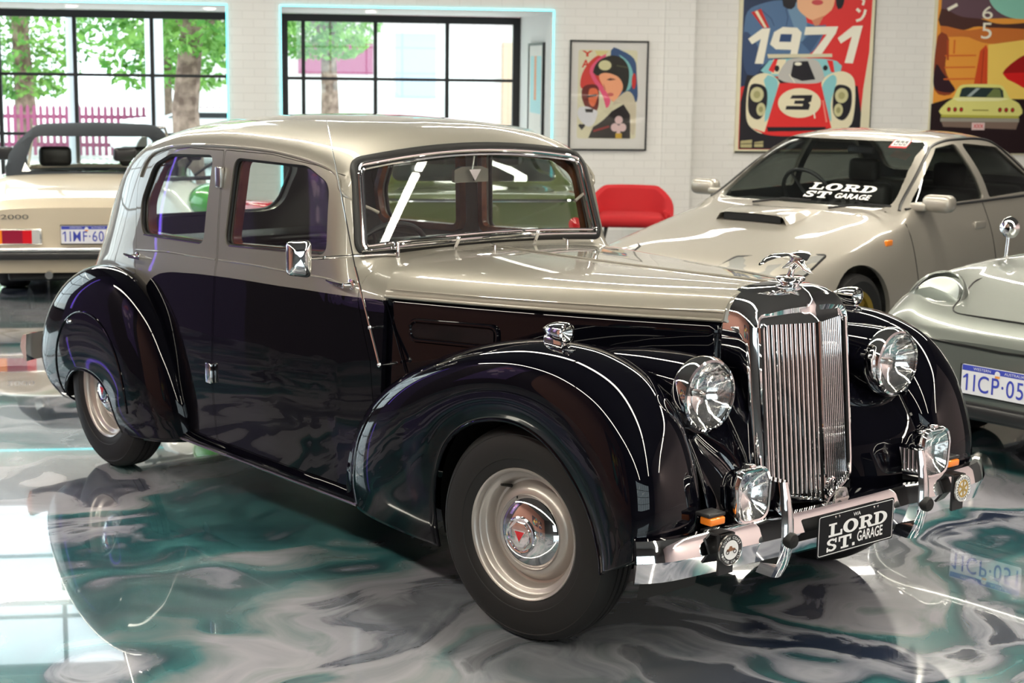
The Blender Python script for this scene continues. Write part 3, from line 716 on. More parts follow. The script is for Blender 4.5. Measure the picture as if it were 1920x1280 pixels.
# crank bracket
bk = B().prism(rpoly([(-.045, .460), (.045, .460), (.02, .520), (-.02, .520)], [.005, .005, .018, .018]), .655, .662, 'x').build('towing_bracket', CHROMED, saloon)
B().lathe([(.010, 0), (.010, .008), (.005, .008)], 6, Matrix.Translation((.662, 0, .500)) @ Matrix.Rotation(PI/2, 4, 'Y'), cap1=True).build('bolt', CHROME, bk)

# --- filler cap and bird mascot
cp = B().lathe([(.001, .012), (.040, .012), (.046, .009), (.048, .004), (.044, -.002), (.03, -.012), (.03, -.022)], 40, Matrix.Translation((.415, 0, 1.147))).build('filler_cap', CHROME, saloon)
ms = B()
ms.tube([(.413, 0, 1.158), (.416, 0, 1.172), (.420, 0, 1.186), (.426, 0, 1.200), (.436, 0, 1.214)], [.014, .0095, .010, .016, .018], 14)
ms.tube([(.378, 0, 1.184), (.392, 0, 1.190), (.410, 0, 1.200), (.432, 0, 1.216), (.450, 0, 1.214), (.462, 0, 1.202), (.472, 0, 1.191), (.483, 0, 1.187), (.492, 0, 1.183), (.503, 0, 1.178)], [.002, .006, .011, .018, .016, .0105, .009, .0095, .005, .001], 14)
for s_ in (-1, 1):
    WP = [(.440, .004, 1.222, .030), (.436, .022, 1.236, .030), (.424, .046, 1.243, .027), (.406, .070, 1.236, .020), (.388, .088, 1.222, .012), (.372, .100, 1.206, .003)]
    ms.grid([[(x+c_*1.2, s_*y, z-.001), (x+c_*.5, s_*y, z+.005), (x-c_*.7, s_*y, z+.004), (x-c_*1.7, s_*y, z-.004), (x-c_*.7, s_*y, z-.006), (x+c_*.5, s_*y, z-.006)] for x, y, z, c_ in WP], cv=True)
ms.v = [(x, y, 1.158+(z-1.158)*.88) for x, y, z in ms.v]
ms.build('bird_mascot', CHROME, cp, sharp=60)

# --- lamps
def lampM(x, y, z, yaw=0, pitch=0): return Matrix.Translation((x, y, z)) @ Matrix.Rotation(yaw, 4, 'Z') @ Matrix.Rotation(PI/2-pitch, 4, 'Y')
for side in (-1, 1):
    M_ = lampM(.50, side*.455, .842)
    pod = B().lathe([(.112, -.035), (.113, -.07), (.108, -.14), (.096, -.24), (.076, -.36), (.045, -.48), (.01, -.56)], 36, M_ @ Matrix.Identity(4)); pod.v = [(x, y+side*.0*(.5-x), z+.035*max(0, (.45-x)/.5)) for x, y, z in pod.v]
    p_ = pod.build('headlamp_pod', BLACK, saloon)
    h = B().lathe([(.113, -.045), (.1175, -.035), (.1185, -.020), (.116, -.002), (.109, .010), (.102, .013), (.100, .008)], 48, M_).build('headlamp', CHROME, saloon)
    B().lathe([(.004, -.060), (.04, -.052), (.075, -.030), (.100, .004)], 40, M_).build('reflector', REFL, h)
    B().lathe([(.011, -.055), (.012, -.022), (.006, -.014), (.001, -.013)], 16, M_).build('bulb', CHROMED, h)
    B().lathe([(.101, .007), (.09, .016), (.07, .024), (.04, .030), (.001, .033)], 44, M_).build('lens', LENS, h)
    # wing-top sidelight
    M2 = lampM(.135, side*.700, 1.004)
    s_ = B().lathe([(.001, -.105), (.006, -.103), (.010, -.095), (.018, -.080), (.027, -.055), (.0315, -.03), (.0325, -.005), (.0315, .004), (.028, .006)], 32, M2); s_.rbox(.045, .135, side*.705-.014, side*.705+.014, .945, .990, .01, 3)
    s2 = s_.build('sidelight', CHROME, saloon); B().lathe([(.029, .003), (.022, .010), (.01, .013), (.001, .0135)], 28, M2).build('lens', LENS, s2)
    B().lathe([(.028, -.002), (.001, -.02)], 24, M2).build('reflector', REFL, s2)
    # rounded-square driving lamp
    def rs_ring(h, w_, x): return [(x, side*.445+w_*a, .572+h*b_) for a, b_ in rpoly([(-.45, -.5), (.45, -.5), (.5, .2), (.38, .5), (-.38, .5), (-.5, .2)], [.30, .30, .25, .25, .25, .25], 5)]
    rings = [rs_ring(.05, .05, .585), rs_ring(.11, .10, .60), rs_ring(.150, .138, .635), rs_ring(.164, .152, .672), rs_ring(.166, .154, .684), rs_ring(.158, .146, .692), rs_ring(.146, .134, .690)]
    d_ = B().grid(rings, cv=True); d_.rbox(.655, .685, side*.445-.012, side*.445+.012, .648, .664, .004, 2); d_.cyl((.655, side*.445, .49), (.655, side*.445, .515), .012)
    dl = d_.build('driving_lamp', CHROME, saloon)
    g_ = B(); rr_ = [rs_ring(.148, .136, .688), rs_ring(.12, .11, .694), rs_ring(.06, .055, .698), rs_ring(.002, .002, .699)]; g_.grid(rr_, cv=True).build('lens', LENS, dl)
    g_ = B(); g_.grid([rs_ring(.146, .134, .686), rs_ring(.11, .10, .668), rs_ring(.05, .05, .648), rs_ring(.002, .002, .645)], cv=True).build('reflector', REFL, dl)
    # amber indicator under the driving lamp
    ib = B().rbox(.61, .668, side*.575-.035, side*.575+.035, .525, .536, .004).build('indicator_bracket', PLASTIC, saloon)
    B().rbox(.625, .672, side*.575-.031, side*.575+.031, .500, .524, .006).build('amber_lens', AMBER, ib)

# --- bumpers
def bumper(x0, name, sgn=1, half=.832):
    path = []
    for k in range(-24, 25):
        t = k/24; y = half*t; a = abs(t)
        x = x0-sgn*(.045*a**2+.035*max(0, (a-.85)/.15)**2.0)
        path.append((x, y, 0))
    prof = [(-.012, .068), (.006, .066), (.016, .050), (.026, .006), (.024, -.002), (.004, -.060), (-.010, -.066), (-.006, 0)]
    rws = []
    for i, p in enumerate(path):
        a = Vector(path[max(i-1, 0)]); c = Vector(path[min(i+1, len(path)-1)]); t = (c-a).normalized(); nn = Vector((t.y, -t.x, 0))*sgn
        if nn.x*sgn < 0: nn = -nn
        rws.append([Vector(p)+nn*q[0]+Vector((0, 0, .415+q[1])) for q in prof])
    b = B().grid(rws, cv=True); n_ = len(prof)
    b.f.append(tuple(range(n_))); b.f.append(tuple(range(n_*(len(rws)-1), n_*len(rws)))[::-1]); b.m += [0, 0]
    return b.build(name, CHROME, saloon, sharp=22)
fb = bumper(.672, 'front_bumper')
rbm = bumper(-3.88, 'rear_bumper', -1, .76); rbm.location = (0, 0, -.02)
for side in (-1, 1):
    cx = side*.333
    prof = crs([(.700, .305, 0), (.722, .345, 0), (.736, .40, 0), (.738, .46, 0), (.730, .53, 0), (.712, .60, 0)], 22)
    rws = []
    for p in prof:
        wv = pchip([.30, .35, .45, .6], [.020, .026, .026, .019], p.y)
        rws.append([(p.x-.075, cx-wv*.9, p.y), (p.x-.012, cx-wv, p.y), (p.x-.003, cx-wv*.75, p.y), (p.x+.003, cx-wv*.3, p.y), (p.x+.003, cx+wv*.3, p.y), (p.x-.003, cx+wv*.75, p.y), (p.x-.012, cx+wv, p.y), (p.x-.075, cx+wv*.9, p.y)])
    b = B().grid(rws, cv=True); b.f += [tuple(range(8)), tuple(range(8*21, 8*22))[::-1]]; b.m += [0, 0]
    ov = b.build('overrider', CHROME, saloon, sharp=30)
    B().lathe([(.024, -.01), (.024, .012), (.020, .018), (.001, .020)], 28, Matrix.Translation((.737, cx, .428)) @ Matrix.Rotation(PI/2, 4, 'Y')).build('rubber_buffer', RUBBER, ov)
# club badges on brackets
GOLD = mat('gold_enamel', (.62, .42, .14), .3, .6); ENB = mat('black_enamel', (.012, .012, .014), .15, coat=1); ENW = mat('white_enamel', (.75, .75, .76), .2, coat=1); BROWN = mat('brown_enamel', (.22, .10, .05), .4)
FONTW = mat('white_lettering', (.82, .82, .82), .5)
for side in (-1, 1):
    M_ = lampM(.712, side*.567, .437, yaw=side*.05)
    b = B().box(.62, .705, side*.567-.028, side*.567+.028, .475, .482).box(.690, .699, side*.567-.03, side*.567+.03, .36, .482).build('badge_bracket', PLASTIC, saloon, smooth=False)
    rimm = CHROMED
    bd = B().lathe([(.001, 0), (.044, 0), (.0455, .003), (.044, .005), (.001, .005)], 40, M_, cap0=False).build('badge', [ENB if side < 0 else ENW], b)
    B().lathe([(.043, .003), (.046, .0055), (.0465, 0)], 40, M_).build('badge_rim', rimm, b)
    # faces: local frame x right (as seen from the front), y up, z out
    FM = Matrix.Translation((.712, side*.567, .437)) @ Matrix.Rotation(side*.05, 4, 'Z') @ Matrix(((0, 0, 1, 0), (1, 0, 0, 0), (0, 1, 0, 0), (0, 0, 0, 1)))
    art = B()
    if side < 0:
        art.lathe([(.001, .0058), (.029, .0058)], 32, M_, mi=0)
        for i, ch in enumerate('SOUTH COAST'):
            if ch != ' ':
                a = PI*.86-i*PI*.72/10; RMx = FM @ Matrix.Translation((.0365*math.cos(a), .0365*math.sin(a), 0)) @ Matrix.Rotation(a-PI/2, 4, 'Z'); fit_text(art, ch, -.003, .003, -.004, .004, RMx, 1, .0062)
        for i, ch in enumerate('VINTAGE CAR CLUB'):
            if ch != ' ':
                a = -PI*.93+i*PI*.86/15; RMx = FM @ Matrix.Translation((.0365*math.cos(a), .0365*math.sin(a), 0)) @ Matrix.Rotation(a+PI/2, 4, 'Z'); fit_text(art, ch, -.0026, .0026, -.0035, .0035, RMx, 1, .0062)
        art.prism([(-.018, -.004), (.016, -.002), (.016, .004), (.004, .006), (.002, .012), (-.006, .012), (-.010, .005), (-.018, .003)], .0060, .0066, 'z', 2, FM)
        for wx in (-.015, .014):
            art.lathe([(.0045, 0), (.0065, 0), (.0065, .001), (.0045, .001)], 18, FM @ Matrix.Translation((wx, -.005, .0064)), mi=3)
        art.build('badge_artwork', [ENW, FONTW, BROWN, ENB], bd, smooth=False, fix=False)
    else:
        for k in range(24):
            a = 2*PI*k/24; art.box(-.0012, .0012, .033, .040, .0055, .0062, 0, FM @ Matrix.Rotation(a, 4, 'Z'))
        art.lathe([(.024, .0056), (.030, .0062), (.031, .0056)], 32, M_, mi=1)
        for k in range(6):
            art.box(-.004, .004, .004, .026, .0056, .0064, 1, FM @ Matrix.Rotation(2*PI*k/6, 4, 'Z'))
        art.lathe([(.001, .0066), (.009, .0064)], 20, M_, mi=1)
        art.build('badge_artwork', [ENB, GOLD], bd, smooth=False)

# --- show plate
BLK = mat('plate_black', (.006, .006, .008), .5, spec=.25); PWH = mat('plate_white', (.80, .79, .80), .4)
PF = Matrix.Translation((.722, 0, .404)) @ Matrix(((0, 0, 1, 0), (1, 0, 0, 0), (0, 1, 0, 0), (0, 0, 0, 1)))
pb = B().prism(rpoly([(-.186, -.067), (.186, -.067), (.186, .067), (-.186, .067)], .008, 4), -.002, .001, 'z', 0, PF).build('show_plate', BLK, saloon, smooth=False)
bb = B(); ro = rpoly([(-.182, -.063), (.182, -.063), (.182, .063), (-.182, .063)], .009, 4); ri = offpoly(ro, -.0022)
bb.grid([[(*p, .0013) for p in ro], [(*p, .0013) for p in ri]], cv=True, M=PF).build('plate_border', PWH, pb, smooth=False)
# slab-serif letters drawn as strokes: each glyph in a unit box
def slab(b, ch, x0, x1, y0, y1, M, z=.0015):
    Z = [z]
    W_, H_ = x1-x0, y1-y0
    def q(*r):
        for (a, c, d_, e) in r: Z[0] += .00012; z = Z[0]; b.add([(x0+a*W_, y0+c*H_, z), (x0+d_*W_, y0+c*H_, z), (x0+d_*W_, y0+e*H_, z), (x0+a*W_, y0+e*H_, z)], [(0, 1, 2, 3)], 0, M)
    def ringq(cx, cy, rx, ry, ix, iy, a0=0, a1=360, seg=26):
        Z[0] += .00012; z = Z[0]; n = seg; o = [(x0+(cx+rx*math.cos(math.radians(a0+(a1-a0)*k/n)))*W_, y0+(cy+ry*math.sin(math.radians(a0+(a1-a0)*k/n)))*H_, z) for k in range(n+1)]
        i_ = [(x0+(cx+ix*math.cos(math.radians(a0+(a1-a0)*k/n)))*W_, y0+(cy+iy*math.sin(math.radians(a0+(a1-a0)*k/n)))*H_, z) for k in range(n+1)]
        b.grid([o, i_], mi=0, M=M)
    if ch == 'L': q((.16, .0, .42, 1), (0, .86, .58, 1), (0, 0, 1, .16), (.86, .0, 1, .42))
    if ch == 'O': ringq(.5, .5, .5, .52, .22, .36)
    if ch == 'R': q((.12, 0, .38, 1), (0, .86, .55, 1), (0, 0, .50, .15), (.3, .44, .6, .58)); ringq(.55, .72, .36, .28, .12, .14, -90, 90); b.add([(x0+a*W_, y0+c*H_, z) for a, c in ((.48, .5), (.74, .48), (.96, .0), (.68, .0))], [(0, 1, 2, 3)], 0, M); q((.66, 0, 1.04, .15))
    if ch == 'D': q((.12, 0, .38, 1), (0, .86, .5, 1), (0, 0, .5, .14)); ringq(.42, .5, .58, .5, .30, .36, -90, 90)
    if ch == 'S': ringq(.5, .73, .42, .27, .16, .12, 20, 270); ringq(.5, .28, .44, .28, .18, .13, -160, 90); q((.80, .64, .94, 1), (.06, 0, .2, .36))
    if ch == 'T': q((.37, 0, .63, 1), (0, .84, 1, 1), (.20, 0, .80, .15), (0, .60, .13, 1), (.87, .60, 1, 1))
    if ch == '.': q((0, 0, 1, 1))
    if ch == 'W': b.add([], [])
lt = B()
for ch, a, c in (('L', -.135, -.070), ('O', -.066, .008), ('R', .012, .082), ('D', .084, .152)): slab(lt, ch, a, c, -.008, .034, PF)
for ch, a, c in (('S', -.145, -.092), ('T', -.086, -.024)): slab(lt, ch, a, c, -.054, -.014, PF)
slab(lt, '.', -.018, -.006, -.054, -.044, PF)
fit_text(lt, 'GARAGE', .006, .132, -.046, -.012, PF, 0, .0015, bold=.02); fit_text(lt, 'WA', -.018, .018, .040, .052, PF, 0, .0015, bold=.015)
lt.build('plate_lettering', PWH, pb, smooth=False, fix=False)
sc_ = B()
for x in (-.103, -.085, .085, .103): sc_.lathe([(.001, .003), (.0035, .002), (.004, .0012)], 10, PF @ Matrix.Translation((x, .052, 0)))
sc_.build('plate_screws', CHROMED, pb)

# --- wheels
def wheel(side, x, y, steer=0):
    t = bpy.data.objects.new('wheel', None); COL.objects.link(t); t.parent = saloon; t.location = (x, y, .349); t.rotation_euler = (0, 0, steer); t.empty_display_size = .1
    M_ = Matrix.Rotation(PI/2*(1 if side < 0 else -1), 4, 'X')      # local z -> outward
    tp = [(.212, -.070), (.225, -.078), (.27, -.083), (.31, -.078), (.333, -.066), (.345, -.050), (.348, -.034), (.3485, -.030), (.343, -.028), (.343, -.025), (.349, -.023), (.349, -.006), (.343, -.004), (.343, .004), (.349, .006), (.349, .023), (.343, .025), (.343, .028), (.3485, .030), (.348, .034), (.345, .050), (.333, .066), (.322, .0745), (.319, .0735), (.30, .0805), (.27, .083), (.245, .082), (.243, .0795), (.225, .077), (.212, .068)]
    tb = B().lathe(tp, 96, M_)
    ty = tb.build('tyre', TYRE, t)
    rp_ = [(.205, -.075), (.175, -.06), (.170, .0), (.178, .034), (.183, .040), (.193, .043), (.199, .050), (.200, .062), (.206, .070), (.212, .073), (.214, .069), (.212, .060)]
    rm = B().lathe(rp_, 72, M_).build('rim', RIMS, t)
    dp = [(.176, .016), (.170, .004), (.163, .002), (.156, .008), (.148, .022), (.137, .032), (.125, .034), (.118, .030), (.10, .028)]
    dk = B().lathe(dp, 64, M_); dk.build('disc', RIMS, rm)
    hp = [(.1205, .030), (.1215, .038), (.117, .044), (.107, .053), (.089, .066), (.066, .074), (.058, .0755)]
    hc = B().lathe(hp, 56, M_).build('hub_cap', CHROME, t)
    B().lathe([(.060, .074), (.060, .079), (.056, .082), (.052, .081), (.050, .076), (.001, .076)], 48, M_).build('hub_boss', CHROME, hc)
    B().lathe([(.044, .076), (.042, .083), (.038, .084), (.001, .0845)], 8, M_ @ Matrix.Rotation(PI/8, 4, 'Z')).build('octagon', CHROME, hc, sharp=20)
    em = B(); tri_ = [(0, -.024), (.025, .017), (-.025, .017)]
    em.prism(tri_, .0846, .0856, 'z', 0, M_); em.prism([(x_*.78, y_*.78-.0004) for x_, y_ in tri_], .0857, .0862, 'z', 1, M_); em.build('red_triangle_emblem', [CHROME, REDL], hc, smooth=False)
    for q in em.v: pass
    B().cyl((0.045, 0, 0), (0.045, 0, .001), .001) if False else None
    a_ = math.radians(128); c1 = M_ @ Vector((.163*math.cos(a_), .163*math.sin(a_), .006)); c2 = M_ @ Vector((.176*math.cos(a_), .176*math.sin(a_), .048)); B().cyl(c1, c2, .006, .004, 10).build('valve', RUBBER, rm)
wheel(-1, 0, -.690, math.radians(10)); wheel(1, 0, .690, math.radians(10)); wheel(-1, -2.83, -.732); wheel(1, -2.83, .732)
B().cyl((0, -.62, .33), (0, .62, .33), .03).cyl((-2.83, -.62, .33), (-2.83, .62, .33), .04).build('axle', PLASTIC, saloon)

# --- door furniture
def handle(x, z, parent, ln=.11, sgn=-1):
    y = sy(x, z); M_ = Matrix.Translation((x, y+.001, z)) @ Matrix.Rotation(PI/2, 4, 'X')
    h = B(); h.lathe([(.022, 0), (.022, .006), (.012, .010), (.009, .03), (.010, .040), (.001, .043)], 24, M_)
    h.tube([(x+.004, y-.036, z), (x+sgn*ln*.35, y-.040, z+.002), (x+sgn*ln*.7, y-.040, z+.004), (x+sgn*ln, y-.036, z+.007)], [.009, .008, .006, .004], 10); h.build('door_handle', CHROME, parent)
fd, rd = doors[0][0], doors[1][0]
handle(-1.075, 1.012, fd, .11, -1)
h = B(); x, z = -2.72, .955; y = sy(x, z); h.lathe([(.018, 0), (.016, .006), (.009, .010), (.008, .034), (.001, .038)], 20, Matrix.Translation((x, y, z)) @ Matrix.Rotation(PI/2, 4, 'X')); h.tube([(x-.06, y-.034, z+.004), (x, y-.038, z), (x+.09, y-.034, z-.002)], [.005, .008, .005], 10); h.build('door_handle', CHROME, rd)
for x, z in ((-1.992, 1.345), (-1.992, .55)):
    y = sy(x, z); B().rbox(x-.024, x+.018, y-.020, y+.004, z-.042, z+.042, .005).build('door_hinge', CHROMED if z > 1 else CHROME, saloon)
# far-side handles
for d, side, win, nm in doors:
    if side > 0:
        x, z = (-1.075, 1.012) if nm == 'front_door' else (-2.72, .955); y = sy(x, z, 1); B().tube([(x, y, z), (x, y+.035, z), (x-.09, y+.035, z)], .008, 8).build('door_handle', CHROME, d)
# door mirror on an arm
bx, by, bz = -1.085, sy(-1.085, 1.10), 1.10
mr_ = B().rbox(bx-.012, bx+.012, by-.012, by+.003, bz-.055, bz+.055, .006); mr_.tube([(bx, by-.006, bz+.01), (bx-.01, by-.05, bz+.012), (bx-.02, -.86, bz+.016)], .0065, 10)
arm = mr_.build('mirror_arm', CHROME, saloon)
mh = B(); c_ = Vector((-1.105, -.868, 1.118)); pr = [(0, .0), (.30, .006), (.62, .022), (.86, .036), (1, .040)]
ol_ = rpoly([(-.044, -.060), (.046, -.074), (.046, .066), (-.044, .060)], .022, 6)
RMr = Matrix.Translation(c_) @ Matrix.Rotation(math.radians(-20), 4, 'Z') @ Matrix(((0, 0, 1, 0), (1, 0, 0, 0), (0, 1, 0, 0), (0, 0, 0, 1)))
mh.grid([[(p[0]*s_, p[1]*s_, -h_+.022) for p in ol_] for s_, h_ in [(.001, 0), (.3, .0006), (.55, .0025), (.74, .0065), (.88, .013), (.96, .022), (1, .034), (1, .044), (.95, .050)]], cv=True, M=RMr); mh.build('mirror_shell', CHROME, arm)
B().prism([(p[0]*.94, p[1]*.94) for p in ol_], -.027, -.024, 'z', 0, RMr).build('mirror_glass', REFL if False else CHROME, arm, smooth=False)
# aerial up the windscreen pillar
ae = B(); ap = [(-.835, sy(-.90, .80)-.030, .765), (-.905, sy(-.95, .9)-.026, .885), (-1.13, sy(-1.13, 1.2)-.03, 1.33), (-1.235, -.655, 1.585)]
ap[0] = (-.80, -.735, .765); ap[1] = (-.868, -.728, .888)
ae.tube([ap[0], ap[1]], .0055, 8).tube([ap[1], (-.98, -.715, 1.09)], .004, 8).tube([(-.98, -.715, 1.09), (-1.10, -.690, 1.33)], .0022, 6).tube([(-1.10, -.690, 1.33), (-1.25, -.655, 1.60)], .0012, 6)
sphere(ae, ap[0], .009); sphere(ae, ap[1], .008); ae.cyl(ap[1], (ap[1][0], -.67, ap[1][2]), .005); ae.cyl(ap[0], (ap[0][0], -.66, ap[0][2]), .005)
ae.build('radio_aerial', CHROME, saloon)
# wipers and washer jets
for (y0, ya, yb) in ((-.18, -.60, -.16), (.22, -.22, .22)):
    b = B(); zz = 1.125; x0 = sx(y0, 1.14)+.045
    b.cyl((x0-.03, y0, 1.095), (x0, y0, 1.150), .008); sphere(b, (x0, y0, 1.152), .011)
    P = [(sx(y, 1.14)+.030, y, 1.136-.010*abs(y)*1.5) for y in [ya+(yb-ya)*k/8 for k in range(9)]]
    b.tube([(x0, y0, 1.152), (x0+.004, (y0+ya)/2, 1.152), (P[3][0]+.008, P[3][1], 1.146)], .004, 8)
    wp_ = b.build('wiper', CHROME, saloon); B().tube(P, .006, 8, flat=.5).build('wiper_blade', CHROMED, wp_)
for y in (-.07, .3):
    b = B().cyl((-.985, y, 1.105), (-.985, y, 1.128), .007, .005); b.tube([(-.985, y, 1.128), (-1.0, y-.01, 1.134)], .004, 6); b.build('washer_jet', CHROME, saloon)

# --- interior
def seat(x0, x1, y0, y1, zb, zt, lean):
    b = B(); b.rbox(x0-.50, x0, y0, y1, .38, .56, .05, 4)
    M_ = Matrix.Translation((x0-.50, 0, .52)) @ Matrix.Rotation(-lean, 4, 'Y'); b.rbox(-.12, .02, y0, y1, 0, zt-.52, .05, 4, 0, M_)
    return b
seat(-1.42, 0, -.60, -.05, .4, 1.06, .20).build('driver_seat', LEATHER, saloon); seat(-1.42, 0, .05, .60, .4, 1.06, .20).build('passenger_seat', LEATHER, saloon)
seat(-2.36, 0, -.62, .62, .4, 1.01, .25).build('rear_bench', LEATHER, saloon)
B().rbox(-3.15, -2.85, -.55, .55, .95, .99, .02).build('parcel_shelf', LEATHER, saloon)
B().rbox(-1.20, -1.06, -.60, .60, .86, 1.075, .03, 3).build('dashboard', WOOD, saloon)
sw = thing  # (no-op alias)
b = B(); cM = Matrix.Translation((-1.36, -.33, 1.02)) @ Matrix.Rotation(math.radians(-62), 4, 'Y')
b.tube([cM @ Vector((.205*math.cos(a), .205*math.sin(a), 0)) for a in [2*PI*k/40 for k in range(40)]], .011, 10, True)
for k in range(3): a = PI/2+2*PI*k/3; b.tube([cM @ Vector((0, 0, -.02)), cM @ Vector((.2*math.cos(a), .2*math.sin(a), 0))], .006, 8)
b.tube([cM @ Vector((0, 0, .01)), cM @ Vector((0, 0, -.3))], .022, 12); b.build('steering_wheel', PLASTIC, saloon)
b = B(); b.cyl((-1.225, .02, 1.47), (-1.245, .02, 1.385), .0045); b.prism([(-.03, 0), (.03, 0), (.0, -.045)], -.01, .01, 'x', 0, Matrix.Translation((-1.232, .02, 1.40)))
im = b.build('mirror_stem', CHROME, saloon); B().prism([(p[0]+.02, p[1]+1.378) for p in rpoly([(-.085, -.030), (.085, -.030), (.085, .020), (.05, .032), (-.05, .032), (-.085, .020)], .008)], -1.262, -1.245, 'x').build('rear_view_mirror', mat('bronze_back', (.16, .14, .12), .4), im)
kill(surf)
PLACE = []
def car_thing(name, label, cat, loc, rz):
    t = thing(name, label, cat); PLACE.append((t, Vector(loc), rz)); return t
# ================================================================ THE OTHER CARS
class Car:
    """body loft from a table of stations; x forward, front axle at x=0"""
    def __init__(s, root, T, paint, step=.05, t=.03, inside=None):
        s.T = T; s.root = root; X_ = T['x']; s.X = X_
        n = 34; xs_ = []; x = X_[0]
        if X_[0] < X_[-1]: raise ValueError
        while x > X_[-1]: xs_.append(x); x -= step
        xs_ += [a for a in X_ if all(abs(a-b) > .012 for b in xs_)]; xs_ = sorted(xs_, reverse=True)
        rows = []
        for x in xs_:
            g = lambda k: pchip(X_, T[k], x)
            zt, zg, wg = g('zt'), g('zg'), g('wg')
            H = [(g('wa'), g('za')), (g('wb'), g('zb')), (g('wc'), g('zc')), (g('wd'), g('zd')), (g('we'), g('ze')), (wg, zg), (.88*wg, zg+.45*(zt-zg)), (.62*wg, zg+.80*(zt-zg)), (.3*wg, zg+.96*(zt-zg)), (0, zt)]
            h = [(p.x, p.y) for p in crs([(a, b, 0) for a, b in H], n)]
            rows.append([(x, -y, z) for y, z in h]+[(x, y, z) for y, z in h[::-1][1:]])
        b = B().grid(rows); m = len(rows[0]); b.f += [tuple(range(m))[::-1], tuple(range(m*(len(rows)-1), m*len(rows)))]; b.m += [0, 0]
        s.surf = b.build('surface', [paint, inside or PLASTIC])
        bm = bmesh.new(); bm.from_mesh(s.surf.data); bmesh.ops.recalc_face_normals(bm, faces=bm.faces)
        if max(bm.faces, key=lambda f: f.calc_center_median().z).normal.z < 0: bmesh.ops.reverse_faces(bm, faces=bm.faces)
        bm.to_mesh(s.surf.data); bm.free()
        s.bvh = BVHTree.FromPolygons([v.co.copy() for v in s.surf.data.vertices], [tuple(p.vertices) for p in s.surf.data.polygons])
        s.body = dupe(s.surf, 'body', root); solid(s.body, t, mo=1); bake(s.body)
        s.gl = dupe(s.surf, 'g'); bmx = bmesh.new(); bmx.from_mesh(s.gl.data); bmx.normal_update()
        for v, n_ in [(v, v.normal.copy()) for v in bmx.verts]: v.co -= n_*.010
        bmx.to_mesh(s.gl.data); bmx.free(); s.gl.data.materials.clear(); s.gl.data.materials.append(CARGLASS); solid(s.gl, .004); bake(s.gl)
    def window(s, name, poly, axis, a, b_, m=CARGLASS, trim=None):
        c = cut(poly, axis, a, b_); boolean(s.body, c); kill(c)
        o = dupe(s.gl, name, s.root); o.data.materials.clear(); o.data.materials.append(m); c = cut(offpoly(poly, .003), axis, a, b_); boolean(o, c, 'INTERSECT'); kill(c); clean(o)
        return o
    def cutbox(s, poly, axis, a, b_): c = cut(poly, axis, a, b_); boolean(s.body, c); kill(c)
    def y(s, x, z, side): h = s.bvh.ray_cast(Vector((x, side*3, z)), Vector((0, -side, 0))); return h[0].y if h[0] else side*.8
    def z(s, x, y): h = s.bvh.ray_cast(Vector((x, y, 3)), Vector((0, 0, -1))); return h[0].z if h[0] else .8
    def x(s, y, z, back=False): h = s.bvh.ray_cast(Vector((-8 if back else 8, y, z)), Vector((1 if back else -1, 0, 0))); return h[0].x if h[0] else 0
    def done(s): clean(s.body); kill(s.surf, s.gl)
    def arch(s, x, z, r, depth=.30, w=.95):
        cir = [(x+r*math.cos(2*PI*k/40), z+r*math.sin(2*PI*k/40)) for k in range(40)]
        for sd in (-1, 1):
            c = cut(cir, 'y', sd*(w-depth) if sd > 0 else -w-.1, w+.1 if sd > 0 else -(w-depth)); boolean(s.body, c); kill(c)
def road_wheel(root, side, x, y, r, rr, rimm, spokes=5, w=.10, wname='wheel'):
    t = bpy.data.objects.new(wname, None); COL.objects.link(t); t.parent = root; t.location = (x, y, r); t.empty_display_size = .1
    M_ = Matrix.Rotation(PI/2*(1 if side < 0 else -1), 4, 'X')
    B().lathe([(rr, -w*.8), (r*.86, -w), (r*.97, -w*.85), (r, -w*.5), (r, w*.5), (r*.97, w*.85), (r*.86, w), (rr, w*.8)], 56, M_).build('tyre', TYRE, t)
    b = B().lathe([(rr*.9, -w*.8), (rr*.85, w*.2), (rr*.88, w*.7), (rr, w*.86), (rr*1.01, w*.8)], 48, M_)
    for k in range(spokes):
        b.prism([(-.03, .03), (.03, .03), (.042, rr*.9), (-.042, rr*.9)], w*.3, w*.55, 'z', 0, M_ @ Matrix.Rotation(2*PI*k/spokes, 4, 'Z'))
    b.lathe([(.065, w*.4), (.06, w*.65), (.001, w*.68)], 24, M_); b.build('rim', rimm, t)
    return t
FRONTM = lambda x, y, z: Matrix.Translation((x, y, z)) @ Matrix(((0, 0, 1, 0), (1, 0, 0, 0), (0, 1, 0, 0), (0, 0, 0, 1)))     # text faces +x
REARM = lambda x, y, z: Matrix.Translation((x, y, z)) @ Matrix(((0, 0, -1, 0), (-1, 0, 0, 0), (0, 1, 0, 0), (0, 0, 0, 1)))    # text faces -x
PB = mat('plate_blue', (.05, .07, .45), .4); PWT = mat('plate_ground', (.74, .74, .80), .35); ORG = mat('plate_emblem', (.85, .35, .08), .4)
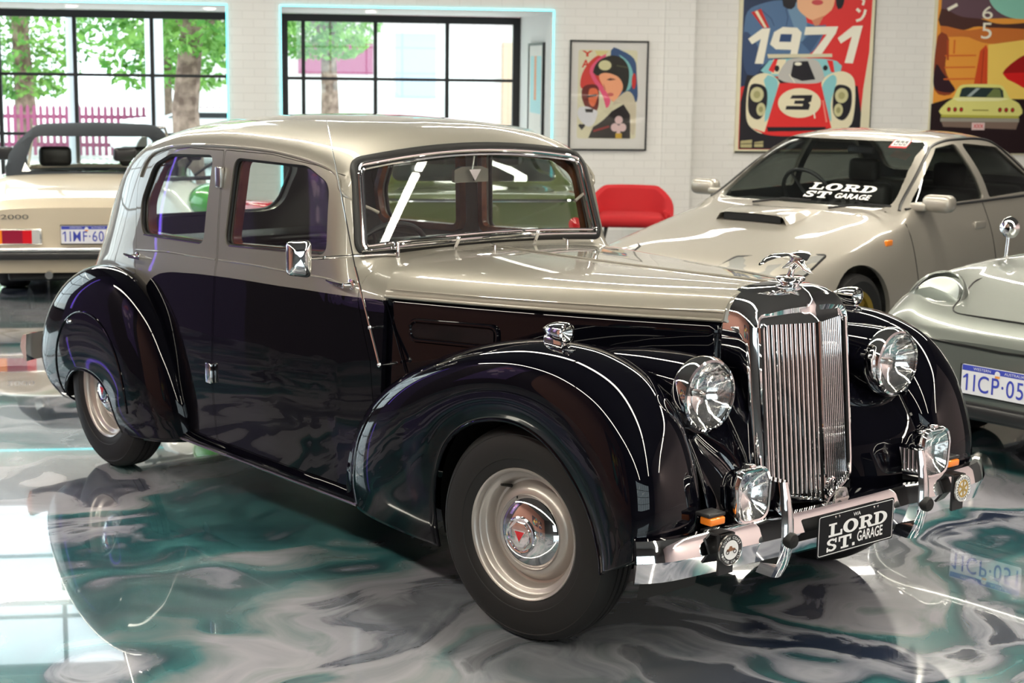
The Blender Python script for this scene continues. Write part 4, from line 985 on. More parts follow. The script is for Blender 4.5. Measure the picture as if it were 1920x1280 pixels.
def wa_plate(root, M, txt, name='number_plate', frame=True):
    p = B().prism(rpoly([(-.186, -.067), (.186, -.067), (.186, .067), (-.186, .067)], .01, 3), -.003, 0, 'z', 0, M).build(name, PWT, root, smooth=False)
    b = B(); b.box(-.183, .183, .040, .064, 0, .0012, 0, M); b.lathe([(.001, .002), (.014, .002)], 14, M @ Matrix.Translation((0, .044, 0)), mi=2); b.box(-.012, .012, .026, .036, .001, .0022, 3, M)
    fit_text(b, 'WESTERN', -.125, -.035, .046, .058, M, 1, .0018); fit_text(b, 'AUSTRALIA', .035, .135, .046, .058, M, 1, .0018)
    b.add([(-.158, .026, .0019), (-.176, .010, .0019), (-.176, .001, .0019), (-.157, .014, .0019)], [(0, 1, 2, 3)], 0, M); fit_text(b, txt, -.160, .172, -.052, .026, M, 0, .0018, bold=.004, spacing=1.12)
    b.build('plate_lettering', [PB, PWT, PWT, ORG], p, smooth=False, fix=False)
    if frame:
        q = B(); o = [(-.19, -.071), (.19, -.071), (.19, .071), (-.19, .071)]; q.tube([M @ Vector((a, c, 0)) for a, c in o], .004, 6, True); q.build('plate_frame', PLASTIC, p)
    return p

# ---- beige convertible seen from behind, roof up
ALP = flake('cream_paint', (.60, .52, .40), .15, .35)
alfa_p = Vector((-7.58, 1.35, 0)); a_yaw = RYAW+PI/2+math.radians(3)
ad = Vector((math.cos(a_yaw), math.sin(a_yaw), 0))
spider = car_thing('convertible', 'cream two-seat convertible with black soft top, seen from behind at the left window', 'car', alfa_p+ad*3.05, a_yaw)
TA = {'x': [.78, .60, 0, -.55, -.9, -1.6, -2.0, -2.25, -2.7, -2.98, -3.04],
      'zt': [.52, .66, .80, .88, .90, .90, .90, .90, .82, .745, .70],
      'zg': [.50, .63, .77, .85, .87, .87, .87, .87, .79, .715, .68], 'wg': [.40, .55, .62, .66, .68, .70, .70, .70, .69, .66, .64],
      'ze': [.48, .60, .74, .82, .84, .84, .84, .83, .76, .69, .66], 'we': [.50, .66, .72, .75, .76, .77, .78, .78, .77, .74, .72],
      'zd': [.45, .55, .68, .74, .75, .75, .75, .74, .70, .66, .64], 'wd': [.55, .72, .79, .80, .80, .80, .81, .81, .81, .785, .765],
      'zc': [.40, .46, .52, .55, .55, .55, .55, .55, .54, .54, .54], 'wc': [.56, .74, .815, .815, .815, .815, .815, .815, .81, .79, .775],
      'zb': [.34, .34, .36, .36, .36, .36, .36, .36, .38, .40, .41], 'wb': [.54, .72, .80, .80, .80, .80, .80, .80, .79, .77, .76],
      'za': [.28, .22, .20, .20, .20, .20, .20, .20, .19, .20, .21], 'wa': [.50, .66, .74, .74, .74, .74, .74, .74, .73, .71, .70]}
c = Car(spider, TA, ALP); c.arch(0, .30, .34); c.arch(-2.25, .30, .33)
c.cutbox(rpoly([(-1.0, -.58), (-1.95, -.58), (-1.95, .58), (-1.0, .58)], .08), 'z', .6, 1.2)
c.done()
top = B(); sec = []
for x, zt, w0, w1 in ((-.95, .93, .62, .60), (-.98, 1.12, .60, .54), (-1.10, 1.235, .62, .53), (-1.5, 1.27, .64, .54), (-1.86, 1.265, .65, .53), (-2.02, 1.20, .66, .55), (-2.14, 1.05, .67, .60), (-2.22, .89, .67, .64)):
    if x > -1.05: continue
    h = crs([(w0, .87, 0), (w0, .87+.5*(zt-.87), 0), (w1, zt-.06, 0), (w1*.85, zt-.012, 0), (w1*.5, zt, 0), (0, zt+.008, 0)], 22)
    sec.append([(x, -p.x, p.y) for p in h]+[(x, p.x, p.y) for p in h[::-1][1:]])
st = top.grid(sec).build('soft_top', mat('soft_top_cloth', (.022, .026, .032), .85), spider); solid(st, .012); bake(st)
RWp = rpoly([(-.54, .915), (.54, .915), (.46, 1.185), (-.46, 1.185)], .08, 6); ca = cut(RWp, 'x', -2.5, -1.9); boolean(st, ca); kill(ca)
# side glass openings in the hood
ca = cut(rpoly([(-1.12, .92), (-1.85, .92), (-1.75, 1.17), (-1.2, 1.19)], .03), 'y', -1, 1); boolean(st, ca); kill(ca); clean(st)
B().grid([[(-2.215+.0*y, y, .915), (-2.05, y*.86, 1.185)] for y in (-.54, -.2, .2, .54)]).build('rear_window', CARGLASS, spider)
wf = B(); wf.grid([[(-.72, y, .88), (-1.10, y*.86, 1.22)] for y in (-.64, 0, .64)]).build('windscreen', CARGLASS, spider); 
wb_ = B(); wb_.tube([(-.72, -.64, .88), (-1.10, -.55, 1.22), (-1.12, 0, 1.235), (-1.10, .55, 1.22), (-.72, .64, .88)], .014, 8).build('windscreen_frame', CHROMED, spider)
for sd in (-1, 1):
    B().rbox(-1.80, -1.68, sd*.32-.25, sd*.32+.25, .45, .90, .05, 3).rbox(-1.82, -1.72, sd*.32-.13, sd*.32+.13, .93, 1.09, .04, 3).build('seat', LEATHER, spider)
    # long tail lamp cluster
    t0 = B().rbox(-3.065, -3.03, sd*.55-.225, sd*.55+.225, .425, .545, .008, 2).build('tail_lamp', CHROMED, spider)
    q = B(); x_ = -3.069; seg = [(-.20, -.06, 0), (-.06, .08, 1), (.08, .145, 2), (.145, .20, 3)]
    for a, b2, mi in seg: q.box(x_-.002, x_+.01, min(sd*(.55-a*1.05), sd*(.55-b2*1.05)), max(sd*(.55-a*1.05), sd*(.55-b2*1.05)), .435, .535, mi)
    q.build('lamp_lens', [AMBER, mat('dark_red_lens', (.30, .01, .04), .2, coat=1), REDL, mat('clear_lens', (.5, .5, .5), .15, coat=1)], t0, smooth=False)
    m_ = B().rbox(-.98, -.90, sd*.80-.06, sd*.80+.07, .93, 1.04, .02, 3); m_.cyl((-.92, sd*.72, .86), (-.93, sd*.79, .95), .012); m_.build('door_mirror', PLASTIC, spider)
    road_wheel(spider, sd, 0, sd*.66, .30, .19, CHROMED); road_wheel(spider, sd, -2.25, sd*.62, .30, .19, CHROMED, w=.12)
bb = B().rbox(-3.13, -3.02, -.80, .80, .315, .375, .02, 3).build('bumper_rubber', PLASTIC, spider); B().rbox(-3.12, -3.02, -.805, .805, .376, .405, .012, 3).build('rear_bumper', CHROME, spider)
B().rbox(-2.9, -2.6, -.60, .60, .13, .20, .02).build('rear_valance', PLASTIC, spider); B().cyl((-3.12, .28, .20), (-2.8, .28, .20), .03).build('exhaust_tip', CHROMED, spider)
wa_plate(spider, REARM(-3.075, 0, .50), '1IMF\u00b7604')
b = B(); fit_text(b, '2000', -.62, -.42, .615, .650, REARM(-3.046, 0, 0), 0, .004); b.build('boot_lettering', CHROMED, spider, smooth=False, fix=False)

# ---- silver rally saloon at the right
SUBP = flake('pale_silver_paint', (.40, .37, .325), .5, .42)
sub = car_thing('sports_saloon', 'pale silver four-door saloon with bonnet scoop and gold wheels under the race posters', 'car', (-3.062, 3.667, 0), -1.4433)
TS = {'x': [.88, .86, .78, .60, .2, -.2, -.46, -.52, -1.22, -1.32, -1.6, -2.05, -2.42, -2.88, -3.0, -3.38, -3.46],
      'zt': [.56, .60, .66, .715, .80, .875, .925, .945, 1.36, 1.385, 1.405, 1.39, 1.30, 1.04, 1.02, 1.0, .92],
      'zg': [.53, .57, .635, .69, .775, .85, .895, .91, 1.30, 1.32, 1.34, 1.325, 1.23, 1.01, .99, .97, .89], 'wg': [.50, .52, .56, .60, .63, .65, .67, .675, .555, .55, .555, .55, .56, .60, .62, .60, .57],
      'ze': [.50, .54, .60, .66, .74, .81, .86, .88, 1.12, 1.13, 1.14, 1.13, 1.08, .96, .95, .93, .85], 'we': [.56, .58, .64, .69, .72, .745, .755, .76, .70, .70, .70, .69, .68, .68, .68, .66, .62],
      'zd': [.47, .50, .55, .60, .67, .74, .79, .81, .93, .93, .94, .95, .95, .88, .87, .85, .78], 'wd': [.60, .63, .69, .745, .785, .80, .805, .81, .775, .775, .775, .77, .765, .76, .755, .72, .68],
      'zc': [.44, .46, .48, .50, .55, .60, .62, .63, .70, .70, .70, .70, .70, .70, .70, .68, .62], 'wc': [.62, .66, .74, .80, .835, .84, .84, .84, .835, .835, .835, .83, .825, .82, .81, .77, .73],
      'zb': [.34]*10+[.36]*7, 'wb': [.62, .68, .77, .82, .845, .845, .845, .845, .845, .845, .845, .845, .84, .83, .82, .79, .74],
      'za': [.22]*17, 'wa': [.58, .64, .73, .78, .80, .80, .80, .80, .80, .80, .80, .80, .80, .79, .78, .75, .70]}
c = Car(sub, TS, SUBP)
c.arch(0, .30, .355); c.arch(-2.52, .30, .35)
c.window('windscreen', rpoly([(-.665, .945), (.665, .945), (.53, 1.338), (-.53, 1.338)], .05), 'x', -1.4, -.3)
c.window('rear_window', rpoly([(-.58, 1.05), (.58, 1.05), (.48, 1.32), (-.48, 1.32)], .05), 'x', -3.0, -2.2, DARKGLASS)
for sd in (-1, 1):
    a, b2 = (-1.0, -.4) if sd < 0 else (.4, 1.0)
    c.window('door_glass', rpoly([(-.70, .955), (-1.66, .965), (-1.58, 1.325), (-1.32, 1.30), (-1.15, 1.21)], [.02, .03, .04, .05, .08]), 'y', a, b2, DARKGLASS)
    c.window('door_glass', rpoly([(-1.735, .968), (-2.55, .985), (-2.47, 1.09), (-2.18, 1.285), (-1.66, 1.325)], [.03, .03, .08, .08, .04]), 'y', a, b2, DARKGLASS)
    tr = [(-.62, .935), (-.98, 1.15), (-1.18, 1.262), (-1.32, 1.318), (-1.62, 1.348), (-2.15, 1.318), (-2.50, 1.10), (-2.62, .97)]
    tb_ = B().tube([(x, c.y(x, z, sd), z) for x, z in [(p.x, p.y) for p in crs([(x, z, 0) for x, z in tr], 40)]], .011, 6).build('window_rubber', PLASTIC, sub)
    B().tube([(x, c.y(x, .94, sd), .945+.012*(-x-.7)/1.9) for x in (-.66, -1.1, -1.6, -2.1, -2.6)], .009, 6).build('belt_rubber', PLASTIC, sub)
    m_ = B().rbox(-.86, -.73, sd*.90-.10, sd*.90+.10, .93, 1.04, .045, 4); m_.rbox(-.86, -.72, sd*.78-.05, sd*.78+.06, .935, .985, .015); m_.build('door_mirror', SUBP, sub)
    for xh in (-1.52, -2.35): B().rbox(xh-.075, xh+.075, c.y(xh, .80, sd)-.012, c.y(xh, .80, sd)+.012, .775, .825, .011, 3).build('door_handle', SUBP, sub)
    B().rbox(-.40, -.32, c.y(-.36, .76, sd)-.01, c.y(-.36, .76, sd)+.01, .74, .78, .009, 3).build('side_repeater', AMBER, sub)
    # seams
    for x, zz in ((-.56, .93), (-1.62, .94)):
        B().tube([(x-.02*k, c.y(x-.02*k, zz-.07*k, sd)+sd*.0005, zz-.07*k) for k in range(10)], .003, 6).build('door_seam', PLASTIC, sub)
    sk = B().tube([(x, c.y(x, .34, sd)+sd*.006, .335) for x in (-.42, -1.2, -2.1)], .014, 8, flat=1.4).build('sill_moulding', SUBP, sub)
    # headlamp
    hl = B(); pts = rpoly([(sd*.30, .60), (sd*.765, .615), (sd*.735, .728), (sd*.36, .712)], .02)
    def hx(y, z): return c.x(y, z)
    rw_ = []
    for s_ in (0.02, .5, .9, 1.0): rw_.append([(hx(.53*sd+(y-.53*sd)*s_, .64+(z-.64)*s_)+.012, .53*sd+(y-.53*sd)*s_, .64+(z-.64)*s_) for y, z in pts])
    hl.grid(rw_, cv=True); B().tube([(hx(y, z)+.010, y, z) for y, z in pts], .007, 6, True).build('headlamp_seal', PLASTIC, sub); h_ = hl.build('headlamp', mat('headlamp_glass', (.62, .62, .60), .12, .5, coat=1), sub)
    road_wheel(sub, sd, 0, sd*.74, .30, .20, mat('gold_wheel', (.42, .28, .05), .35, .8)); road_wheel(sub, sd, -2.52, sd*.74, .30, .20, mat('gold_wheel'))
c.done()
# bonnet scoop
zb0 = .80; b = B()
rw_ = []
for x, h_, w_ in ((-.02, .010, .20), (-.05, .060, .24), (-.20, .062, .25), (-.36, .035, .25), (-.46, .0, .24)):
    base = pchip(TS['x'], TS['zt'], x)-.006
    rw_.append([(x, -w_-.03, base), (x, -w_, base+h_*.8), (x, -w_*.8, base+h_), (x, 0, base+h_*1.05), (x, w_*.8, base+h_), (x, w_, base+h_*.8), (x, w_+.03, base)])
b.grid(rw_[1:]); scp = b.build('bonnet_scoop', SUBP, sub)
B().box(-.075, -.06, -.215, .215, pchip(TS['x'], TS['zt'], -.06)+.004, pchip(TS['x'], TS['zt'], -.06)+.048).build('scoop_mouth', RUBBER, scp, smooth=False)
B().rbox(-.98, -.72, -.66, .66, .80, .93, .04).build('dashboard', PLASTIC, sub)
for sd in (-1, 1):
    B().rbox(-1.95, -1.50, sd*.34-.25, sd*.34+.25, .32, .50, .05).rbox(-2.02, -1.88, sd*.34-.24, sd*.34+.24, .46, 1.0, .05).rbox(-2.02, -1.93, sd*.34-.12, sd*.34+.12, 1.0, 1.17, .04).build('front_seat', LEATHER, sub)
B().rbox(-2.62, -2.45, -.60, .60, .40, 1.0, .05).build('rear_bench', LEATHER, sub)
B().box(-3.2, .5, -.60, .60, .20, .24).build('floor_pan', PLASTIC, sub, smooth=False)
cM = Matrix.Translation((-1.22, -.34, .955)) @ Matrix.Rotation(math.radians(-62), 4, 'Y'); b = B()
b.tube([cM @ Vector((.185*math.cos(a), .185*math.sin(a), 0)) for a in [2*PI*k/32 for k in range(32)]], .014, 8, True)
for k in range(3): a = PI/2+2*PI*k/3; b.tube([cM @ Vector((0, 0, -.02)), cM @ Vector((.18*math.cos(a), .18*math.sin(a), 0))], .010, 6)
b.build('steering_wheel', PLASTIC, sub)
B().rbox(-1.36, -1.33, -.10, .10, 1.24, 1.29, .01).build('rear_view_mirror', PLASTIC, sub)
for y0 in (-.30, .28):
    B().tube([(-.47, y0+.02, .935), (-.56, y0+.20, .965), (-.55, y0+.42, .968)], .007, 6).build('wiper', PLASTIC, sub)
# windscreen banner lettering and sticker, lying in the plane of the glass
ang = math.atan2(1.36-.945, .70)
def WM(y, u):
    """frame on the windscreen: right = +y, up along the glass"""
    px, pz = -.52-u*math.cos(ang), .945+u*math.sin(ang)
    M_ = Matrix.Identity(4); upg = Vector((-math.cos(ang), 0, math.sin(ang))); out = Vector((math.sin(ang), 0, math.cos(ang)))
    for i in range(3): M_[i][0] = (0, 1, 0)[i]; M_[i][1] = upg[i]; M_[i][2] = out[i]
    M_[0][3], M_[1][3], M_[2][3] = px+out.x*.030, y, pz+out.z*.030; return M_
b = B(); Mw = WM(.0, 0)
for ch, a, e in (('L', .06, .16), ('O', .17, .29), ('R', .30, .42), ('D', .43, .54)): slab(b, ch, a, e, .125, .20, Mw, .001)
for ch, a, e in (('S', .06, .14), ('T', .15, .25)): slab(b, ch, a, e, .035, .105, Mw, .001)
fit_text(b, 'GARAGE', .29, .54, .045, .10, Mw, 0, .001, bold=.02)
b.build('windscreen_lettering', FONTW, sub, smooth=False, fix=False)
b = B(); Ms = WM(.43, .70); b.box(-.065, .065, -.05, .05, 0, .001, 0, Ms); b.box(-.058, .058, -.03, .043, .001, .0015, 1, Ms)
for x0, x1 in ((-.045, -.015), (-.008, .018), (.025, .048)): b.box(x0, x1, -.02, .034, .0015, .002, 2, Ms); b.box(x0+.007, x1-.007, -.008, .010, .002, .0025, 1, Ms)
b.build('windscreen_sticker', [mat('sticker_red', (.5, .05, .06), .5), FONTW, mat('sticker_grey', (.12, .12, .12), .5)], sub, smooth=False)

# ---- grey sports car nose at the right edge
GRP = flake('grey_green_paint', (.20, .215, .20), .6, .36)
gt = car_thing('sports_car', 'grey-green low sports car with a glass-covered round headlamp at the right edge', 'car', (-.26, 3.08, 0), -PI/2)
TG = {'x': [.83, .80, .70, .50, .2, -.2, -.6, -.95, -1.0, -1.5, -1.7, -2.1, -2.6, -3.0, -3.2],
      'zt': [.60, .63, .675, .73, .80, .86, .90, .92, .94, 1.20, 1.24, 1.22, 1.05, .85, .70],
      'zg': [.58, .62, .69, .76, .84, .87, .885, .90, .91, 1.15, 1.19, 1.17, 1.0, .82, .67], 'wg': [.42, .50, .60, .655, .68, .69, .68, .66, .66, .52, .52, .52, .56, .58, .50],
      'ze': [.56, .60, .66, .73, .79, .82, .84, .85, .86, 1.0, 1.02, 1.0, .92, .76, .63], 'we': [.50, .60, .70, .76, .785, .79, .785, .77, .77, .68, .66, .66, .68, .68, .60],
      'zd': [.53, .56, .60, .64, .68, .70, .72, .74, .75, .80, .80, .80, .78, .68, .58], 'wd': [.55, .65, .75, .805, .83, .83, .825, .82, .82, .80, .80, .80, .79, .75, .66],
      'zc': [.46, .47, .49, .52, .54, .55, .55, .55, .55, .55, .55, .55, .55, .54, .50], 'wc': [.57, .67, .765, .82, .84, .84, .84, .84, .84, .84, .84, .84, .83, .80, .70],
      'zb': [.36]*15, 'wb': [.55, .65, .75, .81, .83, .83, .83, .83, .83, .83, .83, .83, .82, .78, .68], 'za': [.26, .24, .20]+[.18]*12, 'wa': [.50, .60, .70, .76, .79, .79, .79, .79, .79, .79, .79, .79, .78, .73, .62]}
c = Car(gt, TG, GRP); c.arch(0, .30, .34); c.arch(-2.3, .30, .34)
c.window('windscreen', rpoly([(-.62, .95), (.62, .95), (.49, 1.17), (-.49, 1.17)], .04), 'x', -1.6, -.9, DARKGLASS)
for sd in (-1, 1): c.window('door_glass', rpoly([(-1.12, .93), (-2.2, .95), (-2.0, 1.14), (-1.58, 1.16)], .04), 'y', -1 if sd < 0 else .4, -.4 if sd < 0 else 1, DARKGLASS)
for sd in (-1, 1):
    # covered lamp: oval seam, reflector bowl and clear cover
    yc, xc = sd*.585, .50; zc = c.z(xc, yc)
    nrm = c.bvh.ray_cast(Vector((xc, yc, 3)), Vector((0, 0, -1)))[1]; nrm = (nrm+Vector((.9, sd*.15, 0))).normalized()
    if nrm.z < 0: nrm = -nrm
    M_ = Matrix.Translation((xc+.01, yc, zc-.022)) @ nrm.to_track_quat('Z', 'Y').to_matrix().to_4x4()
    B().lathe([(.150, -.04), (.155, .004), (.150, .016), (.143, .014)], 44, M_).build('headlamp_rim', GRP, gt)
    B().lathe([(.143, .014), (.12, .036), (.07, .054), (.001, .062)], 44, M_).build('headlamp_cover', CARGLASS, gt)
    B().lathe([(.120, .008), (.08, -.006), (.04, -.016), (.001, -.02)], 44, M_).build('reflector', mat('soft_reflector', (.55, .56, .55), .38, .8), gt)
    m_ = B(); yy = sd*.74; zz = c.z(-.30, yy); m_.cyl((-.30, yy, zz), (-.31, yy, zz+.10), .010); M2 = Matrix.Translation((-.31, yy, zz+.15)) @ Matrix.Rotation(PI/2, 4, 'Y'); m_.lathe([(.001, .045), (.03, .038), (.05, .015), (.056, -.01), (.05, -.02), (.001, -.02)], 30, M2); m_.build('wing_mirror', CHROME, gt)
    road_wheel(gt, sd, 0, sd*.72, .30, .19, CHROMED); road_wheel(gt, sd, -2.3, sd*.72, .30, .19, CHROMED)
# bonnet lid outline and nose seam
lid = rpoly([(.66, -.40), (.66, .40), (.3, .52), (-.75, .56), (-.75, -.56), (.3, -.52)], [.10, .10, .2, .08, .08, .2], 8)
B().tube([(x, y, c.z(x, y)+.0005) for x, y in lid], .0045, 6, True).build('bonnet_seam', RUBBER, gt)
ns = [(y, .575+.03*abs(y)) for y in [-.66+1.32*k/30 for k in range(31)]]
B().tube([(c.x(y, z)+.001, y, z) for y, z in ns], .006, 6).build('nose_seam', RUBBER, gt)
B().box(.0, .0, 0, 0, 0, 0) if False else None
c.done()
xp = .845; B().rbox(.80, .842, -.20, .20, .36, .50, .004).build('plate_mount', PLASTIC, gt); wa_plate(gt, FRONTM(xp+.002, 0, .435), '1ICP\u00b7051', frame=False)
b = B().rbox(.70, .86, -.62, .62, .25, .33, .03, 3).build('front_spoiler', PLASTIC, gt)
B().lathe([(.035, 0), (.033, .012), (.001, .014)], 24, Matrix.Translation((.42, -.05, TG['zt'][3]+.02))).build('filler_cap', CHROME, gt)

# ---- green saloon, seen through the cabin glass
GNP = flake('olive_green_paint', (.075, .095, .022), .2, .3)
g_yaw = RYAW+PI/2; gd = Vector((math.cos(g_yaw), math.sin(g_yaw), 0)); g0 = CAM.xy.to_3d()+DN*10.55+DS*1.30
green = car_thing('green_saloon', 'olive green classic saloon behind the black and silver one, seen through its windows', 'car', g0+gd*3.25, g_yaw)
TN = {'x': [.75, .70, .4, 0, -.5, -.6, -1.1, -1.25, -1.8, -2.1, -2.5, -2.62, -3.15, -3.25],
      'zt': [.75, .82, .87, .90, .95, .98, 1.32, 1.36, 1.37, 1.34, 1.10, .99, .955, .92],
      'zg': [.73, .80, .85, .88, .92, .94, 1.25, 1.29, 1.30, 1.27, 1.06, .965, .94, .90], 'wg': [.55, .60, .62, .64, .66, .66, .54, .54, .54, .54, .60, .64, .66, .62],
      'ze': [.70, .76, .82, .85, .89, .91, 1.08, 1.10, 1.10, 1.08, 1.0, .95, .92, .87], 'we': [.62, .70, .72, .72, .74, .74, .66, .66, .66, .66, .68, .70, .72, .68],
      'zd': [.62, .68, .72, .76, .80, .82, .90, .90, .90, .90, .90, .89, .87, .80], 'wd': [.68, .76, .78, .79, .79, .79, .77, .77, .77, .77, .77, .77, .77, .73],
      'zc': [.50, .52, .55, .6, .62, .62, .62, .62, .62, .62, .62, .62, .62, .58], 'wc': [.70, .78, .80, .81, .81, .81, .81, .81, .81, .81, .81, .81, .80, .76],
      'zb': [.38]*14, 'wb': [.70, .77, .79, .80, .80, .80, .80, .80, .80, .80, .80, .80, .79, .75], 'za': [.25]*14, 'wa': [.66, .72, .75]+[.76]*10+[.71]}
c = Car(green, TN, GNP, inside=mat('cream_trim', (.60, .60, .54), .8)); c.arch(0, .31, .35); c.arch(-2.5, .31, .34)
c.window('windscreen', rpoly([(-.62, .99), (.62, .99), (.50, 1.29), (-.50, 1.29)], .05), 'x', -1.3, -.4)
c.window('rear_window', rpoly([(-.60, .995), (.60, .995), (.50, 1.285), (-.50, 1.285)], .06), 'x', -2.9, -2.0)
for sd in (-1, 1): c.window('door_glass', rpoly([(-.85, .95), (-2.25, .95), (-2.05, 1.25), (-1.25, 1.25)], .05), 'y', -1 if sd < 0 else .4, -.4 if sd < 0 else 1)
B().tube([(c.x(y, .915, True)-.004, y, .915) for y in [-.66+1.32*k/16 for k in range(17)]], .012, 8).build('belt_moulding', CHROME, green)
B().rbox(-2.62, -2.5, -.0, .0+.01, .9, .91, .002) if False else None
for sd in (-1, 1):
    B().lathe([(.05, 0), (.045, .02), (.001, .03)], 24, Matrix.Translation((-3.235, sd*.60, .76)) @ Matrix.Rotation(-PI/2, 4, 'Y')).build('tail_lamp', REDL, green)
    road_wheel(green, sd, 0, sd*.70, .31, .19, CHROMED); road_wheel(green, sd, -2.5, sd*.70, .31, .19, CHROMED)
c.done()
B().rbox(-3.36, -3.28, -.80, .80, .42, .53, .03, 4).build('rear_bumper', CHROME, green)
for sd in (-1, 1): B().rbox(-3.40, -3.30, sd*.4-.03, sd*.4+.03, .40, .62, .02, 3).build('overrider', CHROME, green)
B().rbox(-1.75, -1.60, -.62, -.06, .4, .92, .05).build('front_seat', LEATHER, green); B().rbox(-1.75, -1.60, .06, .62, .4, .92, .05).build('front_seat', LEATHER, green)

for t_, l_, r_ in PLACE: t_.location = l_; t_.rotation_euler = (0, 0, r_)
# ================================================================ PICTURES ON THE WALLS
class Print:
    """a printed sheet hung on the back wall: coloured shapes in reading order, drawn in the sheet's own picture units"""
    def __init__(s, fx, fz): s.b = B(); s.mats = []; s.idx = {}; s.fx = fx; s.fz = fz; s.k = 0
    def mi(s, c):
        if c not in s.idx: s.idx[c] = len(s.mats); s.mats.append(mat('print_%02x%02x%02x' % tuple(int(255*v) for v in c), tuple(v**2.2 for v in c), .45))
        return s.idx[c]
    def P(s, x, y): return (s.fx(x), s.fz(y))
    def poly(s, c, pts, smooth=False):
        if smooth: pts = [(p.x, p.y) for p in crs([(a, b_, 0) for a, b_ in pts], max(24, len(pts)*5), True)][:-1]
        s.k += 1; q = [s.P(*p) for p in pts]; n = len(q); off = .0006+s.k*.00022
        s.b.add([(a, -off, z) for a, z in q], [tuple(range(n))], s.mi(c))
    def ell(s, c, cx, cy, rx, ry, a0=0, a1=360, n=40): s.poly(c, [(cx+rx*math.cos(math.radians(a0+(a1-a0)*k/n)), cy+ry*math.sin(math.radians(a0+(a1-a0)*k/n))) for k in range(n if a1-a0 >= 360 else n+1)])
    def rect(s, c, x0, y0, x1, y1): s.poly(c, [(x0, y0), (x1, y0), (x1, y1), (x0, y1)])
    def line(s, c, pts, w_):
        for (a, b_), (d_, e) in zip(pts[:-1], pts[1:]):
            L_ = math.hypot(d_-a, e-b_) or 1; nx, ny = -(e-b_)/L_*w_/2, (d_-a)/L_*w_/2
            s.poly(c, [(a+nx, b_+ny), (d_+nx, e+ny), (d_-nx, e-ny), (a-nx, b_-ny)])
    def text(s, c, t, x0, y0, x1, y1, bold=.03, slant=0):
        s.k += 1; off = .0006+s.k*.00022; vs, fs = text_geo(t, 1, 0, bold=bold)
        ax = [v.x for v in vs]; ay = [v.y for v in vs]
        out = []
        for v in vs:
            u = (v.x-min(ax))/(max(ax)-min(ax)); w_ = (v.y-min(ay))/(max(ay)-min(ay)); p = s.P(x0+(x1-x0)*u+slant*w_, y1+(y0-y1)*w_); out.append((p[0], -off, p[1]))
        s.b.add(out, fs, s.mi(c))
    def build(s, name, parent): return s.b.build(name, s.mats, parent, smooth=False, fix=False)
def wallthing(name, label, cat, s_, z, n=N1): return thing(name, label, cat, R(s_, n, z), RYAW)
CR, RD, BL, NV, DK, TQ = (.93, .89, .76), (.90, .20, .20), (.33, .45, .60), (.16, .22, .34), (.13, .12, .15), (.55, .80, .82)
# --- race car poster (picture units: 0..1237 across, y down)
W7, H7 = 1.56, 2.16
t = wallthing('poster', 'large 1971 race car poster with number 3 in a white roundel', 'poster', 4.955+W7/2, .861, N1+.097)
B().box(-W7/2, W7/2, -.025, 0, 0, H7).build('board', mat('poster_cream', (.78, .72, .52), .6), t, smooth=False)
B().box(W7/2-.004, W7/2+.006, -.035, 0, -.002, H7).box(-W7/2, W7/2, -.0262, -.0252, .0, .02).build('edge_strip', mat('poster_edge', (.05, .05, .04), .5), t, smooth=False)
fx = lambda x: -W7/2+(x-40)/1130*W7; fz = lambda y: (1240-y)/1240*1.672
p = Print(fx, lambda y: fz(y))
p.poly((.88, .22, .22), [(70, 1210), (70, -300), (1145, -300), (1135, 400), (1100, 700), (1085, 1000), (1085, 1210)])
p.poly(NV, [(70, 700), (70, -300), (560, -300), (560, 520), (300, 640)]); p.poly(BL, [(90, 130), (200, 30), (430, 0), (560, 150), (700, 190), (760, 200), (640, 420), (330, 470), (150, 600), (90, 480)], True)
p.poly((.45, .58, .70), [(430, 20), (500, 0), (600, 160), (560, 330), (470, 150)], True); p.poly((.22, .30, .44), [(85, 250), (190, 350), (240, 520), (150, 620), (85, 500)], True)
p.poly((.26, .36, .50), [(560, 330), (640, 250), (730, 260), (640, 410)]); p.line((.25, .33, .47), [(200, 60), (300, 140), (330, 200)], 8); p.line((.25, .33, .47), [(420, 60), (440, 130), (430, 200)], 8)
p.poly((.80, .20, .18), [(135, 95), (215, 65), (290, 215), (240, 220)]); p.poly(CR, [(165, 90), (185, 78), (270, 215), (250, 218)])
p.poly((.95, .72, .56), [(510, -20), (520, 60), (600, 130), (670, 150), (760, 100), (820, 10), (820, -300), (510, -300)], True); p.poly((.85, .55, .42), [(640, 150), (690, 130), (740, 110), (700, 190), (665, 195)]); p.ell((.80, .30, .32), 680, 5, 48, 22); p.poly(DK, [(820, -300), (900, -300), (900, 10), (840, 30)], True); p.poly(DK, [(380, -300), (500, -300), (500, 20), (440, 60), (390, 10)], True)
W_ = (.95, .93, .86)
p.line(W_, [(1010, 50), (1040, 75)], 24); p.line(W_, [(1085, 55), (1075, 100), (1050, 135), (1010, 148)], 22); p.line(W_, [(1000, -60), (1070, -20), (1060, 20)], 20)
# 1971
p.poly(W_, [(118, 308), (230, 224), (297, 220), (250, 508), (180, 508), (222, 308), (150, 352)]); 
p.poly(W_, [(330, 250), (400, 208), (520, 212), (560, 250), (530, 440), (470, 440), (478, 392), (350, 390), (300, 350)]); p.poly((.20, .30, .46), [(385, 265), (480, 265), (472, 328), (375, 328)])
p.poly(W_, [(590, 205), (862, 195), (845, 250), (735, 420), (640, 440), (770, 262), (580, 270)]); p.poly(W_, [(862, 290), (985, 190), (1068, 185), (1000, 495), (930, 492), (980, 275), (890, 335)])
